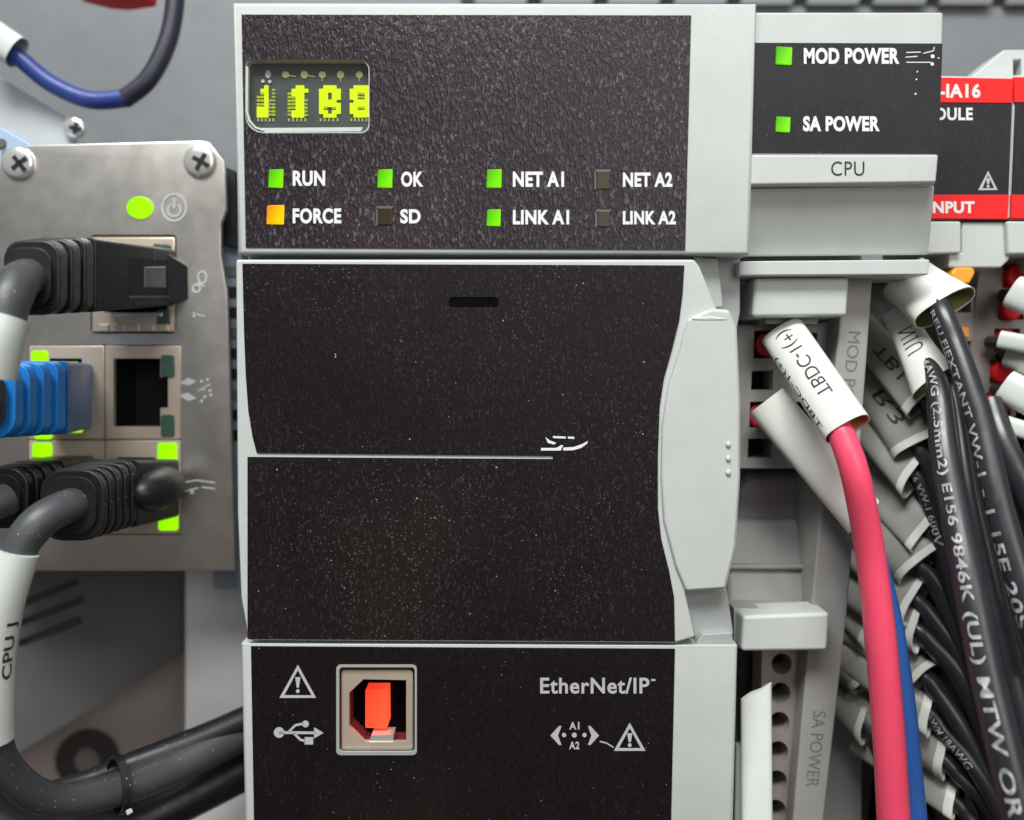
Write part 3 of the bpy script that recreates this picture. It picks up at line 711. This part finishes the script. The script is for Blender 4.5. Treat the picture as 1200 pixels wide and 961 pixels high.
LBL = ['black wire ending in the dark grey sleeve below the one marked N1U', 'black wire whose sleeve carries faint letters, third from the top of the fan', 'black wire whose sleeve ends in two curled white edges above the middle',
       'black wire with a broad shaded sleeve in the middle of the fan', 'black wire whose sleeve shows a bright bent end beside the pink wire', 'black wire with a short grey sleeve below the middle of the fan',
       'black wire from the curled sleeve beside the blue wire', 'black wire from the bright sleeve lip just above the thin printed wire', 'thin black wire with tiny white print near the bottom', 'black wire from the lowest long narrow sleeve', 'black wire from the small sleeve tucked behind the one with faint letters',
       'black wire from the sleeve tucked behind the broad shaded sleeve', 'black wire from the narrow sleeve just right of the blue wire', 'black wire from the narrow sleeve below the blue wire bend', 'black wire from the narrow sleeve above the thin printed wire end',
       'black wire from the upper shaded sleeve left of the pink wire', 'black wire from the middle shaded sleeve left of the pink wire', 'black wire from the lowest shaded sleeve left of the pink wire', 'black wire hidden low behind the thin printed wire']
SHADED = plastic('aged_sleeve_film', (0.34, 0.33, 0.305), 0.4, grain=0.05, dirt=0.1)  # white sleeve film darkened: its shade is put into the colour
FAN = [ # sleeve start, sleeve end, half width, wire way
 ((1022, 398, 170), (1082, 470, 92), 17, [(1100, 500, 84, 12), (1118, 570, 60, 13), (1140, 660, 40, 14), (1166, 760, 30, 15), (1200, 860, 24, 15)], "TB1"),
 ((1022, 448, 170), (1076, 524, 92), 19, [(1096, 560, 84, 12), (1112, 620, 70, 13), (1132, 690, 56, 14), (1150, 760, 50, 15), (1178, 850, 44, 15)], "R3"),
 ((1016, 500, 170), (1074, 556, 100), 17, [(1096, 600, 88, 12), (1110, 650, 70, 13), (1130, 720, 60, 14), (1156, 800, 50, 15), (1184, 880, 44, 15)], None),
 ((1020, 560, 165), (1088, 622, 92), 22, [(1104, 650, 86, 13), (1124, 705, 70, 14), (1146, 775, 50, 14), (1168, 860, 44, 15), (1190, 940, 40, 15)], None),
 ((1014, 610, 165), (1078, 664, 88), 20, [(1100, 690, 82, 13), (1122, 735, 70, 14), (1146, 800, 60, 14), (1172, 890, 50, 14)], None),
 ((1010, 650, 165), (1074, 704, 92), 18, [(1096, 730, 84, 12), (1126, 770, 70, 13), (1152, 830, 56, 13), (1176, 900, 50, 14)], None),
 ((1006, 700, 165), (1076, 740, 88), 17, [(1092, 755, 84, 12), (1122, 788, 70, 13), (1150, 845, 60, 13), (1176, 920, 50, 14)], None),
 ((1006, 746, 165), (1082, 794, 90), 15, [(1098, 812, 84, 10), (1124, 850, 70, 11), (1150, 900, 60, 11), (1176, 960, 50, 12)], None),
 ((1000, 780, 160), (1090, 838, 88), 14, [(1106, 858, 80, 9), (1134, 890, 60, 9.5), (1160, 930, 50, 10), (1184, 980, 46, 10)], None),
 ((1010, 830, 160), (1106, 892, 80), 14, [(1122, 908, 74, 9), (1150, 935, 64, 10), (1180, 975, 56, 10)], None),
 ((1000, 470, 200), (1062, 538, 130), 15, [(1082, 580, 110, 10), (1104, 640, 90, 12), (1124, 720, 80, 12), (1150, 820, 70, 13)], None),
 ((1002, 585, 195), (1070, 640, 120), 15, [(1092, 672, 104, 10), (1114, 720, 90, 12), (1140, 790, 80, 12), (1166, 880, 70, 13)], None),
 ((1000, 676, 190), (1066, 722, 120), 14, [(1088, 748, 104, 10), (1112, 790, 90, 11), (1140, 850, 80, 11), (1168, 930, 70, 12)], None),
 ((1000, 726, 190), (1072, 770, 116), 13, [(1092, 792, 100, 9), (1118, 832, 84, 10), (1146, 886, 76, 10), (1172, 960, 66, 10)], None),
 ((1004, 808, 186), (1092, 866, 108), 12, [(1110, 884, 96, 8), (1134, 915, 84, 9), (1158, 955, 76, 9), (1180, 1000, 66, 9)], None),
 ((965, 690, 215), (1020, 742, 150), 13, [(1040, 775, 140, 9), (1062, 830, 130, 10), (1090, 900, 120, 10), (1110, 990, 110, 10)], None),
 ((958, 745, 215), (1016, 800, 150), 13, [(1036, 835, 140, 9), (1056, 890, 130, 10), (1080, 960, 120, 10), (1096, 1010, 110, 10)], None),
 ((956, 800, 215), (1014, 850, 150), 12, [(1032, 884, 140, 9), (1050, 930, 130, 10), (1066, 1000, 120, 10)], None),
 ((1020, 880, 160), (1118, 940, 84), 14, [(1132, 955, 80, 9), (1160, 985, 70, 10), (1180, 1010, 66, 10)], None)]
for i, ((A), (B), hw, way, st) in enumerate(FAN):
    hw *= 1.25; A = (A[0]-16, A[1]-14, A[2]+20)
    A2 = (A[0]*0.6+B[0]*0.4, A[1]*0.6+B[1]*0.4, A[2]*0.6+B[2]*0.4+2); B2 = (B[0]-3, B[1]-4, B[2]+4)
    kn = [(*A2, 6), (*B2, 8.5)]+way
    txt = [("MTW OR AWM 18AWG", 40, 8, 110)] if i == 8 else ([("E156 VW-1 600V", 60, 9, 110)] if i == 2 else None)
    black_wire(kn, (A, B, hw, 11.5, {'flare': 0.1+0.12*(i % 3), 'cut': (14, -10, 20)[i % 3], 'bend': -3.5 if i % 2 else 3.0, 'curl': (0.30, -0.25, 0.15, 0.4, -0.3)[i % 5]}), LBL[i], txt, ang=0.5, inner=GREEN_IN if i % 4 == 0 else None, stext=st, smat=SHADED, su=(0.35, 0.75, -0.35, 0.25))
for k_, (kn, lb_) in enumerate((([(1128, 470, 110, 9), (1146, 540, 84, 12), (1168, 630, 60, 13), (1192, 720, 44, 14), (1220, 810, 30, 14)], 'black wire between the topmost wire and the right edge'),
                     ([(1110, 560, 120, 9), (1128, 640, 90, 12), (1150, 730, 70, 13), (1176, 830, 54, 13), (1200, 920, 44, 14)], 'black wire low behind the shiny wire without print'),
                     ([(1150, 700, 90, 10), (1168, 790, 60, 12), (1186, 880, 44, 13), (1204, 970, 34, 13)], 'black wire in the lower right gap behind the front wires'),
                     ([(1104, 840, 130, 8), (1130, 890, 110, 10), (1152, 940, 96, 10), (1170, 1000, 84, 10)], 'black wire at the bottom behind the thin printed wire'))):
    black_wire(kn, None, lb_)
LB2 = ['black wire crossing at the right edge below the white tubes', 'black wire at the lower right corner, cut by the frame']
black_wire([(1160, 470, 120, 13), (1176, 520, 90, 15), (1200, 575, 70, 16), (1240, 660, 60, 16)], None, LB2[0])
black_wire([(1180, 640, 60, 15), (1196, 740, 30, 16), (1215, 850, 20, 17)], None, LB2[1])
# white tubes at the right edge, in front of the second input module
LB3 = ['upper white tube marker at the right edge beside a red button', 'second white tube marker at the right edge, pointed front', 'third white tube marker at the right edge', 'fourth white tube marker at the right edge, largest', 'lowest white tube marker at the right edge, lying flat']
for i, (A, B, hw) in enumerate((((1188, 342, 120), (1260, 372, 60), 22), ((1172, 398, 120), (1250, 412, 60), 12), ((1186, 412, 130), (1262, 440, 60), 22), ((1178, 452, 120), (1256, 492, 60), 22), ((1164, 493, 120), (1250, 520, 60), 12))):
    t = thing('tube_marker', V(*A), LB3[i], 'marker sleeve', 'white tube markers at the right edge')
    sleeve('marker_sleeve', A, B, hw*0.9, hw*0.55, SLEEVE, t)
    obj('insulation', MB().tube(Path([(A[0]-14, A[1]+3, A[2]+40, 7), (B[0], B[1], B[2], 9), (B[0]+60, B[1]+60, B[2], 9)]), 12), WIREB, t)

# ------------------------------------------------------------------ the network device on the left
PD = 180
dev = thing('network_device', V(140, 420, PD), 'brushed steel device faceplate with network sockets and screws at the left', 'network device')
cut1 = rrect(106, 275, 207, 391, 5, 3); cut2 = [(33, 404), (212, 404), (213, 627), (33, 627)]
obj('faceplate', MB().rounded([(2, 176), (38, 170), (236, 165), (245, 167), (263, 189), (265, 245), (259, 262), (259, 300), (266, 340), (276, 669), (-10, 669), (-10, 300)], PD, PD+8, 1.6, [cut1, cut2]), STEEL, dev)
obj('body', MB().box(-60, 230, 250, 655, PD+90, 690), SLATE, dev)
def screw(cx, cy, d, r, name, parent, tilt=0.6):
    m = MB(); c = V(cx, cy, d); k = K(d); R = []
    for rr, y in ((1.0, 0), (1.0, -2.5), (0.93, -4.6), (0.78, -6.0), (0.5, -7.2), (0.25, -7.7), (0.03, -7.9)):
        R.append([c+Vector((r*k*rr*math.cos(2*math.pi*j/24), y*S, r*k*rr*math.sin(2*math.pi*j/24))) for j in range(24)])
    m.rings(R)
    s_ = obj(name, m, SHINY, parent, sharp=70)
    x = MB()
    for a in (tilt, tilt+math.pi/2):
        ux, uy = math.cos(a), math.sin(a)
        x.prism([(cx+ux*r*.55-uy*2.4, cy+uy*r*.55+ux*2.4), (cx-ux*r*.55-uy*2.4, cy-uy*r*.55+ux*2.4), (cx-ux*r*.55+uy*2.4, cy-uy*r*.55-ux*2.4), (cx+ux*r*.55+uy*2.4, cy+uy*r*.55-ux*2.4)], d-8.4, d-4)
    obj('cross_slot', x, DARK, s_)
screw(22, 191, PD, 19, 'screw', dev, 0.9); screw(235, 189, PD, 19, 'screw', dev, 0.5)
obj('power_light', MB().disc(163, 243, 15.5, PD-3, PD+4, 13.2, 24), LEDL, dev, 2)
pm = MB()
def ring(m, cx, cy, r, wd, d, a0=0, a1=360, n=20, ry=1.0):
    pts = [(cx+r*math.cos(rad(a0+(a1-a0)*i/n)), cy+r*ry*math.sin(rad(a0+(a1-a0)*i/n))) for i in range(n+(0 if a1-a0 == 360 else 1))]
    m.stroke(pts, wd, d, d+0.5, closed=(a1-a0 == 360)); return m
ring(pm, 204, 243, 14, 2.6, PD-.8, ry=1.12); ring(pm, 204, 246, 7.5, 2.4, PD-.8, -60, 240); pm.stroke([(204, 232), (204, 244)], 2.6, PD-.8, PD-.3)
obj('power_symbol', pm, INKG, dev, smooth=False)
mk = MB(); ring(mk, 230, 338, 4.5, 2.4, PD-.8, n=10); ring(mk, 237, 325, 5, 2.4, PD-.8, n=10, ry=1.4); mk.stroke([(231, 331), (240, 336)], 2, PD-.8, PD-.3)
obj('socket_symbol', mk, INKG, dev, smooth=False)
mk = MB(); mk.prism([(210, 449), (220, 443), (230, 447), (222, 452)], PD-.8, PD-.3).prism([(209, 464), (219, 460), (230, 467), (221, 470)], PD-.8, PD-.3)
for x, y in ((236, 447), (243, 445), (238, 456), (246, 458), (240, 465), (247, 463), (236, 470)): mk.disc(x, y, 1.9, PD-.8, PD-.3, n=7)
mk.stroke([(232, 458), (247, 450)], 1.6, PD-.8, PD-.3)
obj('socket_symbol', mk, INKG, dev, smooth=False)
mk = MB(); mk.stroke([(213, 566), (230, 563), (252, 566)], 1.8, PD-.8, PD-.3).stroke([(216, 576), (232, 572)], 1.8, PD-.8, PD-.3).disc(225, 577, 2.2, PD-.8, PD-.3, n=7).stroke([(236, 571), (252, 573)], 1.8, PD-.8, PD-.3)
obj('socket_symbol', mk, INKG, dev, smooth=False)
obj('lettering', letter(MB(), "1", 226, 366, 229, 372, PD-.8).stroke([(228, 368), (240, 371)], 1.6, PD-.8, PD-.3), INKG, dev, smooth=False)
# sockets
def jack(x0, y0, x1, y1, op, leds, teeth=False):
    j = obj('network_socket', MB().rounded([(x0, y0), (x1, y0), (x1, y1), (x0, y1)], PD-2, PD+5, 2, [op]), SHELL, dev)
    obj('socket_liner', MB().prism([(x0, y0), (x1, y0), (x1, y1), (x0, y1)], PD+5.2, PD+76, [op]), DARK, j)
    ox = [p_[0] for p_ in op]; oy = [p_[1] for p_ in op]
    obj('socket_back', MB().box(min(ox)-2, min(oy)-2, max(ox)+10, max(oy)+2, PD+74, PD+84), DARK, j)
    ml = MB(); 
    for i in range(8):
        y = min(oy)+8+i*(max(oy)-min(oy)-16)/7
        ml.box(min(ox)+4, y-1.2, min(ox)+14, y+1.2, PD+50, PD+74)
    obj('contact_pins', ml, SHELL, j)
    for a, b, c_, d_, m_ in leds: obj('socket_light', MB().prism(rrect(a, b, c_, d_, 2.5, 2), PD-4.5, PD+3), m_, j, 1.5)
    return j
j = jack(108, 278, 205, 389, [(122, 300), (180, 300), (180, 286), (196, 286), (196, 366), (122, 366)], [(181, 286, 200, 300, LEDK), (183, 362, 199, 381, LEDK)])
for i in range(5): obj('shield_finger', MB().box(115+i*17.5, 380, 127+i*17.5, 388, PD-5, PD+2), SHELL, j, 1)
obj('shield_finger', MB().box(132, 366, 190, 371, PD-5, PD), SHINY, j, 1)
JO = lambda x0, y0, x1, y1: [(x0, y0), (x1, y0), (x1, y0+22), (x1+9, y0+22), (x1+9, y1-22), (x1, y1-22), (x1, y1), (x0, y1)]
jack(34, 405, 122.5, 515, JO(50, 420, 96, 505), [(36, 411, 55, 425, LEDL), (75, 424, 90, 433, LEDL), (78, 499, 96, 507, LEDL), (40, 508, 60, 515, LEDL)])
jack(123.5, 405, 212, 515, JO(133, 420, 188, 500), [(188, 416, 204, 442, LEDK), (188, 486, 204, 512, LEDK)])
jack(34, 516, 122.5, 626, JO(50, 540, 96, 616), [(37, 519, 60, 536, LEDL), (82, 537, 95, 546, LEDL)])
jack(123.5, 516, 212, 626, JO(136, 536, 182, 612), [(184, 519, 207, 548, LEDL), (185, 593, 208, 622, LEDL)])
# vents in the gap beside the controller
vent = obj('side_panel', MB().prism([(246, 190), (282, 200), (286, 690), (250, 690)], PD+40, PD+60), plastic('blue_grey_plastic', (0.22, 0.26, 0.32), 0.45), dev)
for i in range(9): obj('vent_slot', MB().box(256, 312+i*24, 280, 324+i*24, PD+38, PD+42), DARK if i % 3 else SLATE, vent)  # the near-black ones put the shade of the slots into the colour
obj('gap_shadow_strip', MB().prism([(258, 196), (274, 205), (274, 285), (260, 280)], PD+30, PD+40), DARK, dev) if False else obj('side_bracket', MB().prism([(256, 192), (276, 200), (276, 290), (256, 284)], PD+30, PD+39), DARK, dev, 1)  # dark strip added for the shade in the gap beside the controller
# bracket behind, with its screw, and the pale blue end piece
br = thing('mounting_bracket', V(40, 150, 330), 'pale grey sheet bracket with a slanting edge behind the upper left screw', 'bracket')
obj('bracket_sheet', MB().prism([(-80, 45), (0, 90), (72, 134), (90, 168), (90, 300), (-80, 300)], 330, 340), plastic('pale_grey_sheet', (0.52, 0.54, 0.56), 0.35), br, 2)
screw(88, 150, 322, 13, 'screw', br, 0.2)
pb = thing('end_piece', V(5, 220, 240), 'pale blue plastic end piece with dark notches at the left edge', 'end piece')
obj('end_cover', MB().prism([(-60, 148), (2, 150), (38, 170), (14, 190), (12, 300), (-60, 300)], 220, 300), PALEBLUE, pb, 2)
for y in (168, 236, 246, 268, 284): obj('notch', MB().prism(rrect(-12, y-6, 6, y+5, 4, 3), 217, 224), SLATE, pb, 1)

# ------------------------------------------------------------------ network cables
def rr2(cx, cy, hx, hy, r=0.35, n=4):
    q_ = min(hx, hy)*r
    return rrect(cx-hx, cy-hy, cx+hx, cy+hy, q_, n)
def plug(name, label, far, near, tail, mat, bodymat, cable, ridges=4, group='network cables plugged into the steel device', cmat=None, hood=None, ball=None):
    """far/near/tail: (cx, cy, hx, hy, d): plug at the socket, plug's back, boot's end"""
    t = thing(name, V(near[0], near[1], near[4]), label, 'network cable', group)
    obj('plug_body', MB().loft(rr2(*near[:4], .2), near[4], rr2(*far[:4], .15), far[4]), bodymat, t, 1.5)
    L = lambda f, i: near[i]*(1-f)+tail[i]*f
    m = MB(); m.loft(rr2(L(1, 0), L(1, 1), tail[2]*.82, tail[3]*.82, .7), tail[4]+4, rr2(L(0, 0), L(0, 1), near[2]*.82, near[3]*.82, .5), near[4])
    boot = obj('strain_relief', m, DARK if mat is RUBBER else mat, t, 1.5)  # core made near-black so the gaps between ridges look shaded
    obj('boot_opening', MB().loft(rr2(tail[0], tail[1], tail[2]*.80, tail[3]*.80, .8), tail[4]-1.5, rr2(tail[0], tail[1], tail[2]*.80, tail[3]*.80, .8), tail[4]+3), DARK, boot)  # near-black disc painted as the shaded hollow of the boot end
    for i in range(ridges):
        f0, f1 = i/ridges+0.03, (i+0.76)/ridges
        g = 0.4+0.35*i/ridges
        obj('boot_ridge', MB().loft(rr2(L(f1, 0), L(f1, 1), L(f1, 2), L(f1, 3), g), L(f1, 4), rr2(L(f0, 0), L(f0, 1), L(f0, 2), L(f0, 3), g), L(f0, 4)), mat, boot, 2.5, 3)
    if cable:
        p = Path(cable); obj('cable_jacket', MB().tube(p, 20), cmat or CABLE, t)
    else: p = None
    return t, p
t, p = plug('network_cable', 'black network cable with ribbed boot in the uppermost socket', (166, 325, 40, 33, 178), (78, 322, 34, 44, 20), (33, 326, 33, 44, -66), RUBBER, RUBBER,
     [(60, 324, 0, 16), (30, 326, -72, 22), (14, 345, -100, 23), (2, 380, -112, 24), (-10, 440, -116, 24)], 3)
fa, ne = (166, 325, 40, 33, 178), (78, 322, 34, 44, 20)
def side(f, g, off): return V(ne[0]+ne[2], ne[1]+g*ne[3], ne[4]).lerp(V(fa[0]+fa[2], fa[1]+g*fa[3], fa[4]), f)+Vector((off*S, 0, 0))
obj('latch_window', MB().solid([[side(.38, -.52, .5), side(.92, -.60, .5), side(.92, .62, .5), side(.38, .58, .5)]], [[side(.38, -.52, -4), side(.92, -.60, -4), side(.92, .62, -4), side(.38, .58, -4)]]), DARK, t)  # near-black patch puts the window's inner shade into the colour
obj('window_lip', MB().solid([[side(.38, .60, 1.2), side(.92, .64, 1.2), side(.92, .72, 1.2), side(.38, .68, 1.2)]], [[side(.38, .60, -2), side(.92, .64, -2), side(.92, .72, -2), side(.38, .68, -2)]]), CABLE, t, 0.5)
obj('latch_hood', MB().solid([[side(.88, -.8, 0), side(.98, -.55, 7), side(1.0, -.4, 16), side(1.0, .75, 17), side(.98, .85, 8), side(.88, .9, 0)]], [[side(1.02, -.8, -3), side(1.04, -.55, 4), side(1.05, -.4, 13), side(1.05, .75, 14), side(1.04, .85, 5), side(1.02, .9, -3)]]), RUBBER, t, 1.5)
m_ = MB().solid([[side(.56, -.30, 1.5), side(.84, -.36, 3), side(.84, .40, 3), side(.56, .36, 1.5)]], [[side(.56, -.30, -3), side(.84, -.36, -3), side(.84, .40, -3), side(.56, .36, -3)]])
obj('plug_latch', m_, plastic('grey_latch', (0.11, 0.11, 0.12), 0.25), t, 5, 4)
lb = obj('cable_marker', MB().tube(Path([(7, 372, -112, 26), (0, 395, -116, 26), (-10, 440, -117, 26)]), 20), SLEEVE, t)
t, p = plug('network_cable', 'bright blue network cable in the middle left socket', (84, 464, 24, 38, 178), (48, 466, 32, 43, 70), (-20, 470, 34, 44, -40), BLUEP, BLUET,
     [(-20, 470, -40, 22), (-90, 480, -100, 22)], cmat=BLUEP)
t, p = plug('network_cable', 'black network cable in the lower left socket, half cut off by the frame', (84, 566, 26, 32, 178), (46, 570, 30, 30, 70), (-4, 585, 34, 36, -20), RUBBER, RUBBER,
     [(10, 585, -24, 19), (-60, 610, -80, 19)])
t, p = plug('network_cable', 'black network cable in the lower right socket, curving down through a white marker', (180, 572, 30, 34, 178), (128, 578, 34, 40, 70), (82, 593, 38, 42, -30), RUBBER, RUBBER,
     [(100, 588, -4, 17), (82, 592, -34, 20), (46, 612, -64, 21), (16, 655, -80, 20), (0, 720, -86, 20), (-9, 800, -84, 20), (-8, 860, -80, 19), (10, 905, -60, 19), (56, 936, -20, 19), (120, 930, 30, 20), (190, 905, 90, 21), (260, 870, 150, 22), (330, 834, 220, 22)], 5)
obj('latch_hood', MB().ball(184, 572, 120, 27, 26, 60), RUBBER, t)
mp_ = Path([(20, 646, -80, 25), (3, 700, -86, 25), (-8, 760, -86, 25.5), (-11, 820, -84, 25.5), (-9, 866, -80, 24)])
mk = obj('cable_marker', MB().tube(mp_, 24), SLEEVE, t)
obj('lettering', letter_wire(MB(), "CPU J", mp_, 72*S, 15*S, -0.74, 0.02, 1.01, flip=True, length=66*S), INKK, mk, smooth=False)

# ------------------------------------------------------------------ cables, tie and fittings at lower left
t, p = wire('black_cable', [(60, 925, 60, 10), (110, 912, 70, 12), (160, 893, 90, 14), (230, 868, 130, 16), (330, 826, 200, 17)], RUBBER, 'thin black cable tied on top of the thick one at lower left', 'cable', 'black cables at lower left')
t, p = wire('black_cable', [(-40, 930, 60, 20), (40, 975, 90, 26), (130, 972, 120, 27), (210, 938, 170, 27), (340, 870, 240, 27)], RUBBER, 'lowest thick black cable at lower left, in shadow', 'cable', 'black cables at lower left')
tie = thing('cable_tie', V(140, 915, 20), 'dark cable tie wound round the cables at lower left', 'cable tie')
R = []
for i in range(28):
    a = 2*math.pi*i/28; c = V(139, 920, 46); k = K(46)
    ax = (V(190, 900, 80)-V(90, 930, 12)).normalized(); v1 = Vector((0, 0, 1)); v1 = (v1-ax*v1.dot(ax)).normalized(); v2 = ax.cross(v1)
    e = v1*math.cos(a)*32*k+v2*math.sin(a)*30*k
    e0 = e.normalized()
    R.append([c+e+ax*4.5*k, c+e+e0*3*k+ax*4.5*k, c+e+e0*3*k-ax*4.5*k, c+e-ax*4.5*k])
obj('tie_strap', MB().rings(R, closed_loop=True), RUBBER, tie)
obj('tie_end', MB().loft([(147, 950), (154, 947), (156, 952), (149, 956)], 14, [(147, 950), (154, 947), (156, 952), (149, 956)], 18), SLEEVE, tie, 1)
lo = thing('lower_device', V(90, 760, 420), 'dark vented steel box below the steel faceplate, out of focus', 'device')
hs = []
for k, (x, y) in enumerate(((46, 692), (60, 712), (38, 742), (64, 732))): pass
slots = [[(20, 706), (88, 678), (92, 684), (24, 713)], [(20, 728), (96, 698), (99, 705), (23, 735)], [(18, 752), (92, 722), (96, 730), (22, 760)]]
bx = obj('vented_panel', MB().prism([(-150, 560), (228, 560), (222, 762), (20, 884), (-150, 985)], 420, 440, slots), SLATE, lo, 2)
obj('panel_back', MB().prism([(-140, 570), (220, 570), (216, 752), (18, 872), (-140, 970)], 443, 700), plastic('box_inside', (0.10, 0.10, 0.105), 0.5), lo)
rail = thing('upright_rail', V(250, 800, 520), 'pale upright metal rail beside the controller at lower left', 'rail')
obj('rail_face', MB().box(214, 640, 300, 1200, 300, 700), plastic('pale_rail', (0.72, 0.72, 0.73), 0.4), rail, 10, 3)
low = thing('lower_plate', V(120, 850, 560), 'brown grey lower plate behind the tied cables', 'plate')
obj('plate_sheet', MB().prism([(-150, 960), (10, 870), (222, 740), (222, 1200), (-150, 1200)], 560, 580), plastic('brown_grey_steel', (0.58, 0.51, 0.48), 0.5), low, 2)
gr = thing('cable_grommet', V(100, 885, 540), 'round dark grommet in the lower plate above the tied cables', 'grommet')
obj('grommet_ring', MB().prism([(100+36*math.cos(2*math.pi*i/28), 892+34*math.sin(2*math.pi*i/28)) for i in range(28)], 545, 562, [[(100+16*math.cos(2*math.pi*i/20), 893+16*math.sin(2*math.pi*i/20)) for i in range(20)]]), BROWN, gr, 5, 3)
obj('grommet_core', MB().disc(98, 894, 13, 552, 564), GREYT, gr, 3)
for i, (a, b, lab) in enumerate((((190, 965), (300, 905), 'pale strip of trunking below the cables at lower left, upper one'), ((215, 985), (300, 945), 'pale strip of trunking below the cables at lower left, lower one'))):
    st = thing('trunking_strip', V(*a, 330), lab, 'trunking', 'pale strips under the tied cables')
    obj('strip_face', MB().prism([(a[0]-20, a[1]), (b[0], b[1]), (b[0], b[1]+22), (a[0]-20, a[1]+24)], 330, 380), ZINC, st, 3)  # stands for the mounting plate showing between the cables

# ------------------------------------------------------------------ blue wire and red plug, upper left
t = thing('blue_lead', V(60, 100, 300), 'blue and dark lead looping across the grey plate at upper left', 'wire')
obj('insulation', MB().tube(Path([(-20, 40, 280, 10), (22, 68, 290, 10), (60, 98, 300, 10), (105, 117, 306, 10), (150, 115, 310, 10)]), 16), NAVY, t)
obj('dark_insulation', MB().tube(Path([(146, 116, 309, 10.2), (172, 95, 312, 10.2), (192, 60, 318, 10.2), (203, 20, 324, 10.2), (208, -40, 330, 10.2)]), 16), plastic('near_black_blue', (0.025, 0.026, 0.045), 0.4), t)  # same lead continued in a near-black tone
sleeve('marker_sleeve', (-24, 32, 276), (20, 62, 286), 19, 17, SLEEVE, t)
rp = thing('red_plug', V(112, -10, 360), 'red plug cut off by the top edge at upper left', 'plug')
obj('plug_shell', MB().prism([(60, -90), (166, -90), (158, -18), (124, -13), (100, -15), (66, -24)], 340, 420), RED, rp, 5, 3)
obj('plug_face', MB().prism([(124, -90), (160, -90), (156, -22), (126, -18)], 332, 345), REDD, rp, 2)
